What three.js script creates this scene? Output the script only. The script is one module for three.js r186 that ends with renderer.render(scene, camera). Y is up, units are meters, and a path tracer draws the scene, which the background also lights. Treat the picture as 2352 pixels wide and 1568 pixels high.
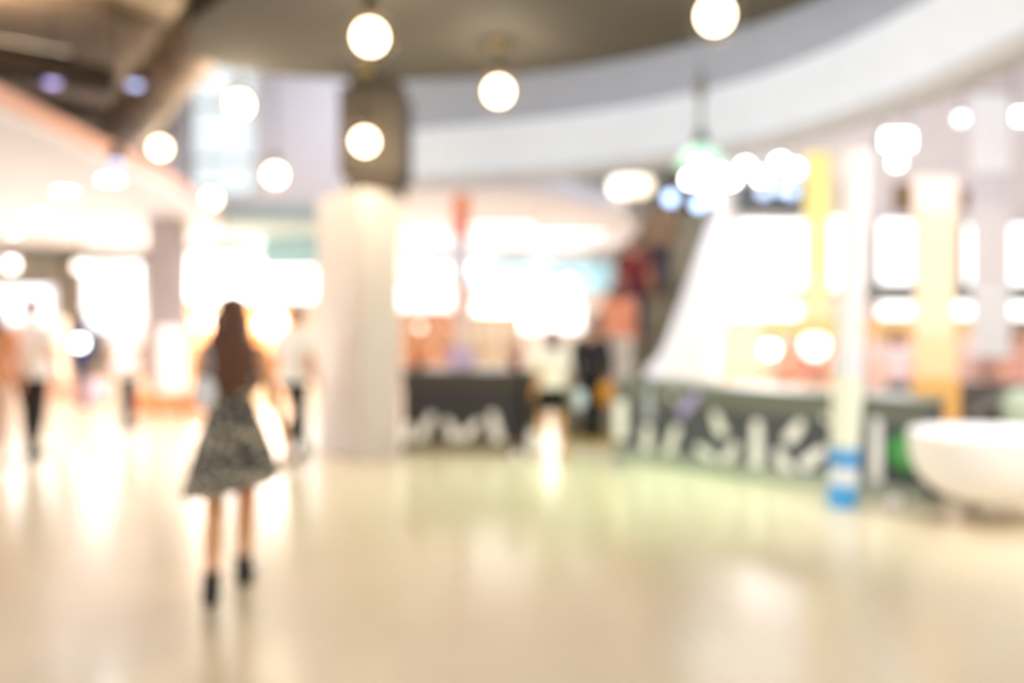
import * as THREE from 'three';
import { RoundedBoxGeometry } from 'three/addons/geometries/RoundedBoxGeometry.js';
import { mergeGeometries } from 'three/addons/utils/BufferGeometryUtils.js';
import { RectAreaLightUniformsLib } from 'three/addons/lights/RectAreaLightUniformsLib.js';

// ------------------------------------------------------------------ camera, sky, large lights, exposure
RectAreaLightUniformsLib.init();
const W = 2352, H = 1568, F = 1829, CX = 1176, HZ = 724, EYE = 1.56;
const scene = new THREE.Scene();
const camera = new THREE.PerspectiveCamera(2 * Math.atan(H / 2 / F) * 180 / Math.PI, W / H, 0.05, 200);
camera.position.set(0, EYE, 0);
camera.setViewOffset(W, H, 0, 60, W, H);
camera.focus = 1.0;
camera.userData.fStop = 0.9;
const renderer = new THREE.WebGLRenderer({ antialias: true });
renderer.toneMapping = THREE.LinearToneMapping;
renderer.toneMappingExposure = 1.5;
renderer.shadowMap.enabled = true;
scene.background = new THREE.Color(0.86, 0.93, 1.0);          // overcast daylight beyond the atrium window and skylight
scene.backgroundIntensity = 6;
const PEND = 2.5, BOXL = 0.7, FILL = 3.2, SPOT = 1.1, SHOP = 2.6;

function areaLight(x, y, z, tx, ty, tz, w, h, hex, intensity) {
  const l = new THREE.RectAreaLight(hex, intensity, w, h);
  l.position.set(x, y, z); l.lookAt(tx, ty, tz); scene.add(l); return l;
}
function pointLight(p, hex, intensity, radius = 3) {
  const l = new THREE.PointLight(hex, intensity, 0, 2); l.position.copy(p); l.castShadow = true; l.shadow.radius = radius; scene.add(l); return l;
}
function spotLight(p, hex, intensity, angle = 1.0) {
  const l = new THREE.SpotLight(hex, intensity, 0, angle, 0.6, 2); l.position.copy(p); l.target.position.set(p.x, 0, p.z);
  l.castShadow = true; l.shadow.radius = 3; scene.add(l); scene.add(l.target); return l;
}

// ------------------------------------------------------------------ helpers
let seed = 7;
const rnd = () => { seed = (seed * 1664525 + 1013904223) >>> 0; return seed / 4294967296; };
const V = (x, y, z) => new THREE.Vector3(x, y, z);
const P = (px, py, d) => V((px - CX) / F * d, EYE + (HZ - py) / F * d, -d);       // a photograph pixel at a depth
const X = (px, d) => (px - CX) / F * d;
const Y = (py, d) => EYE + (HZ - py) / F * d;
const used = {};
const numbered = (n) => { const k = used[n] = (used[n] ?? -1) + 1; return k ? n + '_' + String(k).padStart(3, '0') : n; };
const shade = (m) => { m.castShadow = m.receiveShadow = true; return m; };
function part(name, geo, mat, parent, pos, rot) {
  const m = shade(new THREE.Mesh(geo, mat)); m.name = name;
  if (pos) m.position.set(...pos); if (rot) m.rotation.set(...rot);
  parent.add(m); return m;
}
function tag(o, label, category, group) { Object.assign(o.userData, { label, category }); if (group) o.userData.group = group; return o; }
function thing(name, label, category, pos = [0, 0, 0], turn = 0, group) {
  const o = new THREE.Group(); o.name = numbered(name); o.position.set(...pos); o.rotation.y = turn; scene.add(o);
  return tag(o, label, category, group);
}
function struct(name, geo, mat, pos, rot, parent = scene) {
  const m = part(parent === scene ? numbered(name) : name, geo, mat, parent, pos, rot); if (parent === scene) m.userData.kind = 'structure'; return m;
}
function structGroup(name, pos = [0, 0, 0]) { const g = new THREE.Group(); g.name = numbered(name); g.userData.kind = 'structure'; g.position.set(...pos); scene.add(g); return g; }
function copy(o, pos, turn, label) {
  const c = o.clone(); c.name = numbered(o.userData.base ?? o.name); c.userData = { ...o.userData, label }; c.position.set(...pos); c.rotation.y = turn; scene.add(c); return c;
}
const rbox = (w, h, d, r = 0.01) => new RoundedBoxGeometry(w, h, d, 2, Math.min(r, w / 2.2, h / 2.2, d / 2.2));
const box = (w, h, d) => new THREE.BoxGeometry(w, h, d);
const cyl = (r0, r1, h, n = 24) => new THREE.CylinderGeometry(r0, r1, h, n);
const lathe = (pts, n = 32) => new THREE.LatheGeometry(pts.map(([a, b]) => new THREE.Vector2(a, b)), n);
const tube = (pts, r, n = 24, m = 10) => new THREE.TubeGeometry(new THREE.CatmullRomCurve3(pts), n, r, m);
const bar = (a, b, r, m = 12) => new THREE.TubeGeometry(new THREE.LineCurve3(a, b), 1, r, m);
function slab(pts, y0, y1) {                                   // a plan outline [x, d] raised from y0 to y1
  const s = new THREE.Shape(pts.map(([x, d]) => new THREE.Vector2(x, d)));
  const g = new THREE.ExtrudeGeometry(s, { depth: y1 - y0, bevelEnabled: false }); g.rotateX(-Math.PI / 2); g.translate(0, y0, 0); return g;
}
function band(pts, y0, y1, th) {                               // a curved upright band along plan points [x, d]
  const c = new THREE.CatmullRomCurve3(pts.map(([x, d]) => V(x, 0, -d))), n = 48, ps = c.getSpacedPoints(n), out = [];
  const nrm = ps.map((p, i) => { const t = ps[Math.min(i + 1, n)].clone().sub(ps[Math.max(i - 1, 0)]); return V(-t.z, 0, t.x).normalize(); });
  const f = ps.map((p) => [p.x, -p.z]), b = ps.map((p, i) => [p.x + nrm[i].x * th, -(p.z + nrm[i].z * th)]);
  return slab([...f, ...b.reverse()], y0, y1);
}
// textures (grain only)
function noiseTex(n, size, a, b, rep) {
  const d = new Uint8Array(size * size * 4), g = (k) => { const v = new Float32Array(k * k); for (let i = 0; i < v.length; i++) v[i] = rnd(); return (x, y) => { const fx = x * k, fy = y * k, x0 = Math.floor(fx), y0 = Math.floor(fy), u = fx - x0, w = fy - y0, q = (i, j) => v[((j + k) % k) * k + ((i + k) % k)]; return (q(x0, y0) * (1 - u) + q(x0 + 1, y0) * u) * (1 - w) + (q(x0, y0 + 1) * (1 - u) + q(x0 + 1, y0 + 1) * u) * w; }; };
  const os = n.map(([k, amp]) => [g(k), amp]), tot = n.reduce((s, q) => s + q[1], 0);
  for (let y = 0; y < size; y++) for (let x = 0; x < size; x++) {
    let v = 0; for (const [o, amp] of os) v += o(x / size, y / size) * amp; v /= tot;
    for (let c = 0; c < 3; c++) d[(y * size + x) * 4 + c] = a[c] + (b[c] - a[c]) * v; d[(y * size + x) * 4 + 3] = 255;
  }
  const t = new THREE.DataTexture(d, size, size); t.magFilter = THREE.LinearFilter; t.wrapS = t.wrapT = THREE.RepeatWrapping; t.colorSpace = THREE.SRGBColorSpace; t.repeat.set(rep, rep); t.needsUpdate = true; return t;
}
const texPlaster = noiseTex([[8, 1], [64, 1], [128, 1]], 256, [232, 232, 232], [255, 255, 255], 1);
const texFloor = noiseTex([[6, 0.5], [96, 1], [250, 1.4]], 512, [236, 234, 230], [255, 255, 255], 0.5);
const texCloth = noiseTex([[16, 1], [128, 2]], 256, [215, 215, 215], [255, 255, 255], 1);
const texFloral = noiseTex([[9, 1], [20, 1.6], [40, 0.7]], 256, [0, 0, 0], [255, 255, 255], 1);
{ // floral print: dark ground, grey and cream blotches
  const d = texFloral.image.data;
  for (let i = 0; i < d.length; i += 4) { const v = d[i]; const c = v > 150 ? [206, 196, 170] : v > 128 ? [134, 132, 124] : v > 106 ? [78, 82, 86] : [40, 42, 46]; d[i] = c[0]; d[i + 1] = c[1]; d[i + 2] = c[2]; }
  texFloral.repeat.set(2, 2);
}
const mat = (hex, rough = 0.7, o = {}) => new THREE.MeshStandardMaterial({ color: hex, roughness: rough, ...o });
const plaster = (hex, rough = 0.85) => mat(hex, rough, { map: texPlaster });
const cloth = (hex) => mat(hex, 0.95, hex > 0xf6f0e6 ? {} : { map: texCloth });
const voile = (hex) => new THREE.MeshPhysicalMaterial({ color: hex, roughness: 0.95, transmission: 0.5, thickness: 0, map: texCloth });
const glow = (hex, k, base = 0xffffff) => new THREE.MeshStandardMaterial({ color: base, roughness: 0.6, emissive: hex, emissiveIntensity: k });
const glass = (hex = 0xffffff) => new THREE.MeshPhysicalMaterial({ color: hex, roughness: 0.02, transmission: 1, thickness: 0, ior: 1.45 });
const M = {
  soffit: plaster(0xeae9f6), cladding: plaster(0xf0e8e2),
  floor: new THREE.MeshPhysicalMaterial({ color: 0xeee0c2, roughness: 0.2, map: texFloor, ior: 1.52 }),
  white: plaster(0xf1effa), offwhite: plaster(0xe9e4de), pale: plaster(0xbab6be), grey: plaster(0x9c9da4), fascia: plaster(0xd6deea),
  dark: plaster(0x423f3a), darker: mat(0x3a3028, 0.6), brown: plaster(0x9c8c7e), steel: mat(0x9a9da0, 0.35, { metalness: 0.9 }), black: mat(0x1c1b1b, 0.5),
  beige: plaster(0xe6d8cb), wood: plaster(0xc9ae84), salmon: plaster(0xe8b8aa), teal: plaster(0x9fc0cf), slate: plaster(0x86999f),
};

// ------------------------------------------------------------------ the setting
struct('floor', (() => { const g = box(26, 0.3, 36); const uv = g.attributes.uv, p = g.attributes.position; for (let i = 0; i < uv.count; i++) uv.setXY(i, p.getX(i), p.getZ(i)); return g; })(), M.floor, [-1.5, -0.15, -11]);
struct('wall_left', box(0.3, 7.4, 23), M.offwhite, [-14.6, 3.7, -4.5]);
struct('wall_left_shops', box(0.3, 3.7, 13), M.offwhite, [-14.6, 1.85, -22.4]);
struct('wall_upper_side', box(0.25, 3.8, 13), M.pale, [-2.5, 5.6, -22.3]);
struct('wall_right', box(0.3, 7.4, 36), M.offwhite, [11.6, 3.7, -11]);
struct('wall_front', box(26, 7.4, 0.3), M.offwhite, [-1.5, 3.7, 7.0]);
struct('wall_back', box(26, 3.7, 0.3), plaster(0xf8ece0), [-1.5, 1.85, -25.4]);
struct('wall_back_upper', box(14, 3.7, 0.3), M.pale, [4.5, 5.55, -25.4]);
// main roof with a skylight well over the ring-shaped void, outside the frame
{
  const c = structGroup('ceiling');
  const rp = [[-14.5, -7], [11.5, -7], [11.5, 29], [-2.4, 29], [-2.4, 15.9], [-14.5, 15.9]];
  const s = new THREE.Shape(rp.map(([x, d]) => new THREE.Vector2(x, d)));
  for (const [x0, x1, d0, d1] of [[1.2, 5.4, 4.2, 9.6], [-4.5, 0.8, 9.6, 14.5]]) s.holes.push(new THREE.Path([[x0, d0], [x0, d1], [x1, d1], [x1, d0]].map(([x, d]) => new THREE.Vector2(x, d))));
  const g = new THREE.ExtrudeGeometry(s, { depth: 0.3, bevelEnabled: false }); g.rotateX(-Math.PI / 2); g.translate(0, 7.4, 0);
  part('roof_deck', g, M.dark, c);
  for (const [x0, x1, d0, d1] of [[1.2, 5.4, 4.2, 9.6], [-4.5, 0.8, 9.6, 14.5]]) part('skylight_pane', box(x1 - x0, 0.02, d1 - d0), glass(), c, [(x0 + x1) / 2, 7.6, -(d0 + d1) / 2]);
}
// low dark round ceiling above the walkway
{
  const pts = []; for (let a = -100; a <= 24; a += 4) { const r = a * Math.PI / 180; pts.push([-1.2 - 4.12 * Math.sin(r), 4.4 + 4.12 * Math.cos(r)]); }
  pts.push([-3.1, 7.7], [-2.8, 6.9], [-2.2, 6.2], [-1.6, 4.5], [-1.4, 3.6]);
  struct('ceiling_canopy', slab(pts, 4.07, 4.4), M.dark);
}
// curved gallery fascia on the right: light lower band, set-back band painted grey for receiving less light
const bulk = [[-2.45, 11.95], [-1.56, 11.6], [1.0, 10.55], [2.35, 9.5], [3.1, 8.43], [3.55, 7.1], [3.75, 5.67], [3.8, 3.5]];
struct('wall_gallery_fascia', band(bulk, 3.4, 4.2, 0.18), M.fascia);
struct('wall_gallery_shaded', band(bulk.map(([x, d]) => [x + 0.12, d + 0.12]), 4.2, 7.4, 0.18), M.grey);
struct('shade_trim_1', band(bulk.map(([x, d]) => [x - 0.015, d - 0.015]), 3.39, 3.53, 0.22), plaster(0xbcbcc0));  // darker strip painted in for the shading along the fascia's lower edge
// white soffit under the far gallery, with the opening for the escalator on its right
struct('ceiling_far_soffit', slab([[-2.6, 12.15], [-1.5, 11.8], [0.1, 11.6], [0.7, 12.3], [1.9, 14.2], [2.9, 17.3], [2.9, 28.6], [-3.2, 28.6], [-3.2, 15.7], [-2.6, 15.5]], 3.4, 3.7), M.soffit);
struct('ceiling_far_shops', box(11.1, 0.3, 13.2), M.slate, [-8.95, 3.55, -22.1]);
// mezzanine slab on the left: white underside, salmon edge
const mez = [[-4.25, 2], [-4.25, 6.5], [-4.42, 8.7], [-4.55, 10.6], [-4.9, 12.4], [-5.5, 14.8], [-6.3, 17.0], [-7.8, 18.6], [-10, 19]];
struct('ceiling_left_soffit', slab([...new THREE.SplineCurve(mez.map(([x, d]) => new THREE.Vector2(x, d))).getPoints(60).map((p) => [p.x, p.y]), [-14.4, 19], [-14.4, 2]], 3.2, 3.36), M.soffit);
struct('trim_2', band(mez.map(([x, d]) => [x + 0.04, d - 0.05]), 3.29, 3.45, -0.1), M.salmon);
// high left ceiling, slatted board field, dark beam
struct('ceiling_left_upper', slab([[-3.8, 10.3], [-5.4, 12.8], [-7.8, 18.3], [-14.4, 18.3], [-14.4, 5.5], [-4.6, 8.9]], 4.95, 5.2), M.brown);
{
  const g = structGroup('ceiling_boards', [-4.1, 5.12, -8.4]); g.rotation.y = Math.atan2(2.0, 1.56) + 0.0;
  const tones = [0xe2d2b4, 0xcdbb9c, 0xece0c8, 0xc0ae92].map((h) => plaster(h));
  for (let i = 0; i < 13; i++) part('plank', rbox(3.9, 0.05, 0.30, 0.008), tones[(i * 7) % 4], g, [-0.75, 0.012 * (i % 2), -1.2 - 2.4 + i * 0.33]);
}
struct('ceiling_beam', bar(V(-8.2, 4.33, -6.6), V(-4.72, 4.33, -9.4), 0.17, 4), M.darker);
{ // added strip lamp, out of view on the beam, brightens the boards
  const s = thing('added_uplight', 'added unseen warm strip lamp on top of the dark ceiling beam', 'strip light', [-6.55, 4.525, -7.93], Math.atan2(2.8, 3.48));
  part('housing', rbox(3.9, 0.05, 0.12, 0.01), M.darker, s); part('light_panel', rbox(3.8, 0.012, 0.09, 0.004), glow(0xffe8c8, 2), s, [0, 0.03, 0]);
  const l = areaLight(-6.55, 4.6, -7.93, -6.55, 8, -7.94, 3.4, 0.09, 0xffe4c0, 55);
}
// back atrium wall with the tall window
{
  const z = -15.6, x0 = -14.4, x1 = -2.4, wx0 = X(432, 15.6), wx1 = X(588, 15.6);
  const s = new THREE.Shape([[x0, 3.4], [x1, 3.4], [x1, 7.4], [x0, 7.4]].map(([a, b]) => new THREE.Vector2(a, b)));
  s.holes.push(new THREE.Path([[wx0, 3.9], [wx0, 7.2], [wx1, 7.2], [wx1, 3.9]].map(([a, b]) => new THREE.Vector2(a, b))));
  const g = new THREE.ExtrudeGeometry(s, { depth: 0.25, bevelEnabled: false });
  struct('wall_atrium', g, M.pale, [0, 0, z - 0.25]);
  const w = structGroup('window_1', [(wx0 + wx1) / 2, 0, z - 0.12]), ww = wx1 - wx0;
  for (const s2 of [-1, 1]) part('window_frame', rbox(0.06, 3.3, 0.1), M.steel, w, [s2 * (ww / 2 - 0.03), 5.55, 0]);
  for (const y of [3.93, 4.62, 5.7, 7.17]) part('window_frame', rbox(ww - 0.1, 0.05, 0.1), M.steel, w, [0, y, 0]);
  for (const [a, b] of [[3.95, 4.6], [4.64, 5.68], [5.72, 7.15]]) part('pane', box(ww - 0.12, b - a, 0.012), glass(0xa6a6a4), w, [0, (a + b) / 2, 0]);
}
// sky side beyond the window: the building stops here, closing walls of the shop level
struct('wall_upper_far', box(9, 3.8, 0.25), plaster(0xb4b8ac), [2.1, 5.5, -19]);
struct('wall_partition', box(0.25, 3.4, 6.0), M.offwhite, [-2.9, 1.7, -22.2]);

// pillar: clad white and beige below, bare dark above
{
  const g = structGroup('pillar', [0, 0, 0]);
  tag(g, 'square pillar with pale cladding below and dark brown upper shaft', 'pillar');
  const A = [X(826, 8.55), 8.55], L = [X(730, 9.3), 9.3], R = [X(918, 8.95), 8.95], B = [L[0] + R[0] - A[0], L[1] + R[1] - A[1]];
  part('left_cladding', slab([A, L, [L[0] + 0.03, L[1] + 0.03], [A[0] + 0.02, A[1] + 0.05]], 0.06, 2.92), M.cladding, g);
  part('right_cladding', slab([[A[0] + 0.02, A[1]], R, B, [L[0] + 0.04, L[1] + 0.04], [A[0] + 0.03, A[1] + 0.05]], 0.06, 2.92), M.cladding, g);
  part('skirting', slab([A, R, B, L].map(([x, d], i) => [x + [0, 0.02, 0.02, -0.02][i], d + [-0.02, -0.01, 0.02, 0.01][i]]), 0, 0.1), M.offwhite, g);
  part('upper_shaft', slab([[X(800, 8.75), 8.75], [X(916, 8.75), 8.75], [X(916, 8.75), 9.4], [X(800, 8.75), 9.4]].map(([x, d]) => [x, d]), 2.92, 4.2), mat(0x463e36, 0.8), g);
  part('shaft_collar', slab([[X(778, 8.7), 8.7], [X(926, 8.7), 8.7], [X(926, 8.7), 9.5], [X(778, 8.7), 9.5]], 3.1, 4.07), mat(0x463f38, 0.8), g);
}

// round duct on the left
{
  const d = thing('ventilation_duct', 'thick brown round ventilation duct under the dark ceiling', 'duct');
  const a = V(-2.75, 4.5, -7.6), b = V(-5.4, 4.05, -11.0);
  part('duct_pipe', bar(a, b, 0.3, 28), mat(0x7b6c60, 0.55), d);
  for (let i = 0; i < 5; i++) { const c = a.clone().lerp(b, i / 4), e = a.clone().lerp(b, i / 4 + 0.012); part('joint_ring', bar(c, e, 0.325, 28), mat(0x4c4238, 0.5), d); }
  for (const t of [0.3, 0.7]) { const c = a.clone().lerp(b, t); part('hanger_rod', bar(c, V(c.x, 7.4, c.z), 0.012, 8), M.black, d); }
}
{
  const d = thing('cable_tray', 'narrow dark cable tray running below the brown ceiling', 'cable tray');
  part('tray', bar(V(-8.5, 4.5, -9.6), V(-5.2, 4.5, -12.2), 0.12, 4), M.darker, d);
  for (const t of [0.2, 0.8]) { const c = V(-8.5, 4.5, -9.6).lerp(V(-5.2, 4.5, -12.2), t); part('hanger_rod', bar(c, V(c.x, 5.0, c.z), 0.01, 8), M.black, d); }
}
// blue headers over the far shops
{ for (const [a, b, c, e, l, hex, d] of [[905, 1430, 596, 668, 'long blue shop header over the far shop right of the pillar', 0x8fb8cc, 21.2], [600, 730, 545, 612, 'blue shop header just left of the pillar', 0x8fb4c0, 18.6]]) { const s = thing('shop_header', l, 'shop header', [X((a + b) / 2, d), Y((c + e) / 2, d), -d]), w = (b - a) / F * d, h = (e - c) / F * d; part('header_board', rbox(w, h, 0.1, 0.02), mat(hex, 0.5), s); part('header_edge', rbox(w + 0.04, 0.05, 0.14, 0.01), mat(0x7aa0b4, 0.5), s, [0, -h / 2, 0]); for (const q of [-0.45, 0.45]) part('hanger_rod', cyl(0.02, 0.02, 3.4 - s.position.y - h / 2, 8), M.steel, s, [q * w, (3.4 - s.position.y + h / 2) / 2, 0]); } }
// small blue ceiling spots in the dark left ceiling
for (const [px, py, label] of [[310, 195, 'blue glowing ceiling spot beside the round duct'], [120, 190, 'violet glowing ceiling spot above the white mezzanine edge'], [268, 372, 'blue glowing ceiling spot low over the salmon edge']]) {
  const d = py > 300 ? 8.2 : 8.9, p = P(px, py, d), s = thing('ceiling_spotlight', label, 'spotlight', [p.x, p.y, p.z]);
  part('housing', lathe([[0.001, 0.16], [0.05, 0.16], [0.085, 0.02], [0.085, 0]]), M.darker, s);
  part('lamp_lens', lathe([[0.001, -0.035], [0.05, -0.025], [0.08, 0.005]]), glow(px === 120 ? 0x8c86d8 : 0x6f95e0, 2.2), s);
  part('stem', cyl(0.01, 0.01, (4.97) - p.y > 0 ? Math.max(0.1, 4.97 - p.y - 0.15) : 0.2, 8), M.black, s, [0, 0.15 + Math.max(0.1, 4.97 - p.y - 0.15) / 2, 0]);
}

// ------------------------------------------------------------------ lamps
const clearGlass = new THREE.MeshPhysicalMaterial({ color: 0xfff6e8, roughness: 0.02, transmission: 1, thickness: 0, ior: 1.3 });
function pendant(px, py, d, top, label, k = 1) {
  const p = P(px, py, d), s = thing('pendant_lamp', label, 'lamp', [p.x, p.y, p.z], 0, 'round warm white pendant lamps');
  part('glass_globe', new THREE.SphereGeometry(0.19, 40, 26), clearGlass, s);
  part('light_bulb', new THREE.SphereGeometry(0.112, 28, 18), glow(0xfff3d8, 8), s);
  part('cap', lathe([[0.02, 0.28], [0.05, 0.27], [0.07, 0.2], [0.085, 0.165], [0.06, 0.172], [0.02, 0.18]], 32), mat(0x4a4036, 0.5), s);
  part('bulb_neck', cyl(0.03, 0.03, 0.1, 14), mat(0x4a4036, 0.5), s, [0, 0.14, 0]);
  const l = top - p.y - 0.28; part('cord', cyl(0.009, 0.009, l, 8), M.black, s, [0, 0.28 + l / 2, 0]);
  part('ceiling_rose', lathe([[0.001, 0], [0.06, 0.005], [0.075, 0.03], [0.075, 0.05], [0.001, 0.05]]), mat(0xa08a50, 0.5), s, [0, top - p.y - 0.05, 0]);
  pointLight(p, 0xfff2dc, PEND * k, 5);
}
pendant(850, 85, 5.9, 4.07, 'largest round pendant lamp, top centre below the dark ceiling');
pendant(1643, 35, 5.5, 4.07, 'round pendant lamp at the right edge of the dark ceiling');
pendant(1145, 210, 7.33, 4.07, 'round pendant lamp in front of the grey curved gallery wall');
pendant(838, 325, 8.1, 4.07, 'round pendant lamp hanging in front of the dark pillar shaft');
pendant(550, 240, 8.6, 7.4, 'round pendant lamp in front of the top of the tall window');
pendant(368, 340, 11.1, 4.95, 'round pendant lamp between the round duct and the tall window');
pendant(632, 402, 10.4, 7.4, 'round pendant lamp right of the tall window, below the grey atrium wall');
pendant(486, 457, 13.6, 7.4, 'round pendant lamp in front of the foot of the tall window');

function downlight(px, py, h, label, group, k = 1, r = 0.11, hex = 0xf8f6ff, e = 9, spot = 10) {
  const d = (h - EYE) * F / (HZ - py), p = V(X(px, d), h, -d), s = thing('recessed_downlight', label, 'downlight', [p.x, p.y, p.z], 0, group);
  part('trim_ring', lathe([[r, -0.004], [r + 0.03, -0.012], [r + 0.035, 0], [r, 0.004]], 28), M.white, s);
  part('lamp_lens', cyl(r, r, 0.012, 28), glow(hex, e * k), s, [0, -0.004, 0]);
  if (spot) spotLight(V(p.x, p.y - 0.03, p.z), hex, spot * k * SPOT, 1.25);
}
downlight(254, 411, 3.2, 'downlight at the salmon edge of the white mezzanine soffit', 'downlights in the white mezzanine soffit', 1.2);
downlight(150, 440, 3.2, 'downlight second from the front in the white mezzanine soffit', 'downlights in the white mezzanine soffit');
downlight(85, 495, 3.2, 'downlight third from the front in the white mezzanine soffit', 'downlights in the white mezzanine soffit');
downlight(30, 535, 3.2, 'downlight at far left of the white mezzanine soffit', 'downlights in the white mezzanine soffit');
downlight(350, 536, 3.2, 'downlight near the rounded far corner of the mezzanine soffit', 'downlights in the white mezzanine soffit');
downlight(597, 557, 3.4, 'left of two downlights in the slate shop ceiling left of the pillar', 'downlights in the slate shop ceiling', 1.2, 0.14);
downlight(656, 546, 3.4, 'right of two downlights in the slate shop ceiling left of the pillar', 'downlights in the slate shop ceiling', 1.5, 0.14);
[[1023, 622], [1088, 618], [1155, 648], [1240, 656], [1305, 652], [968, 598]].forEach(([px, py], i) => {
  const d = 20.5, p = P(px, py, d), s = thing('track_spotlight', ['first spotlight right of the red banner pole over the far shop', 'spotlight just right of the red banner over the far shop', 'middle spotlight on the blue header of the far shop', 'spotlight right of the middle one on the blue header', 'rightmost and brightest spotlight on the blue header', 'spotlight nearest the pillar over the far shop'][i], 'spotlight', [p.x, p.y, p.z], 0, 'spotlights on the blue far shop header');
  part('lamp_lens', new THREE.SphereGeometry(0.13, 20, 14), glow(0xfff8f0, i === 4 ? 6 : 3), s); if (i % 2 === 0) pointLight(p, 0xfff2e4, 6, 6);
  part('housing', cyl(0.07, 0.12, 0.22, 20), M.white, s, [0, 0.12, -0.12], [0.7, 0, 0]);
  part('stem', cyl(0.012, 0.012, 3.4 - p.y - 0.15, 8), M.white, s, [0, (3.4 - p.y + 0.15) / 2, -0.14]);
});
function bulbLamp(px, py, d, r, hex, e, name, label, group, top) {
  const p = P(px, py, d), s = thing(name, label, 'lamp', [p.x, p.y, p.z], 0, group);
  part('light_bulb', new THREE.SphereGeometry(r, 20, 14), glow(hex, e), s);
  part('socket', cyl(r * 0.45, r * 0.55, r, 14), M.black, s, [0, r * 1.2, 0]);
  if (top) part('cord', cyl(0.006, 0.006, top - p.y - r * 1.6, 6), M.black, s, [0, (top - p.y + r * 1.6) / 2, 0]);
  return p;
}
const cl = [[1585, 412, 1], [1622, 424, 1], [1680, 412, 1], [1646, 392, 1], [1712, 384, 1], [1748, 405, 1], [1792, 374, 1], [1826, 388, 1]];
const clL = ['leftmost white bulb of the cluster under the green pendant', 'lowest white bulb of the cluster below the green pendant', 'white bulb just right of the green pendant shade', 'white bulb directly below the green pendant shade', 'white bulb of the cluster, first of the upper right pair', 'white bulb of the cluster, lower one of the middle pair', 'white bulb nearest the yellow banner, upper one', 'white bulb nearest the yellow banner, lower right one'];
cl.forEach(([px, py], i) => bulbLamp(px, py, 11.5, 0.085, 0xffffff, 10, 'cluster_lamp', clL[i], 'white bulbs hanging right of the green pendant', 7.4));
[[1540, 455, 'blue bulb left of the escalator top'], [1605, 468, 'pale blue bulb above the white escalator side'], [1640, 455, 'pale blue bulb right of the escalator top'], [1755, 440, 'first of three blue bulbs beside the yellow banner'], [1795, 432, 'second of three blue bulbs beside the yellow banner'], [1820, 440, 'third of three blue bulbs, touching the yellow banner']].forEach(([px, py, l], i) => bulbLamp(px, py, 12.3, 0.09, i < 3 ? 0x8fc0ff : 0x4a8fe0, i < 3 ? 3.2 : 1.6, 'blue_lamp', l, 'blue bulbs hanging over the escalator', 7.4));
{ const p = bulbLamp(1356, 460, 14.5, 0.14, 0xfff0c8, 8, 'globe_lamp', 'single warm globe lamp above the white far soffit', null, 7.4); pointLight(p, 0xffe6b8, 20, 5); }
{ // cream drum lamp
  const p = P(1450, 428, 14.5), s = thing('drum_lamp', 'wide cream drum lamp hanging left of the green pendant', 'lamp', [p.x, p.y, p.z]);
  part('lamp_shade', lathe([[0.001, -0.12], [0.3, -0.13], [0.36, -0.08], [0.38, 0.1], [0.3, 0.13], [0.001, 0.13]]), glow(0xffe9c8, 1.5), s);
  part('cord', cyl(0.01, 0.01, 7.4 - p.y - 0.1, 8), M.black, s, [0, (7.4 - p.y + 0.1) / 2, 0]);
}
{ // green pendant with stem
  const p = P(1610, 362, 7.6), s = thing('green_pendant_lamp', 'pale green dome pendant lamp on a dark stem', 'lamp', [p.x, p.y, p.z]);
  part('shade', lathe([[0.03, 0.13], [0.07, 0.12], [0.16, 0.06], [0.235, -0.06], [0.24, -0.075], [0.225, -0.07], [0.15, 0.045], [0.05, 0.1]], 40), new THREE.MeshStandardMaterial({ color: 0xbfe6d0, roughness: 0.35, side: THREE.DoubleSide, emissive: 0x9fe0c0, emissiveIntensity: 0.35 }), s);
  part('light_bulb', new THREE.SphereGeometry(0.07, 20, 14), glow(0xe6fff0, 5), s, [0, -0.01, 0]);
  part('neck', lathe([[0.03, 0.12], [0.085, 0.13], [0.06, 0.22], [0.025, 0.28], [0.02, 0.28]]), mat(0x4a4f4a, 0.5), s);
  part('stem', cyl(0.018, 0.018, 0.6, 10), mat(0x5a5a5a, 0.5), s, [0, 0.56, 0]);
  part('junction_box', cyl(0.06, 0.05, 0.16, 16), mat(0x6a6a66, 0.5), s, [0, 0.66, 0]);
  part('cord', cyl(0.006, 0.006, 7.4 - p.y - 0.7, 8), mat(0x8a8a8a, 0.5), s, [0, (7.4 - p.y + 0.7) / 2, 0]);
  { const l = spotLight(V(p.x, p.y - 0.11, p.z), 0x8cffb0, 9, 0.7); l.target.position.set(p.x - 0.9, 0, p.z + 0.5); };
}

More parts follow.
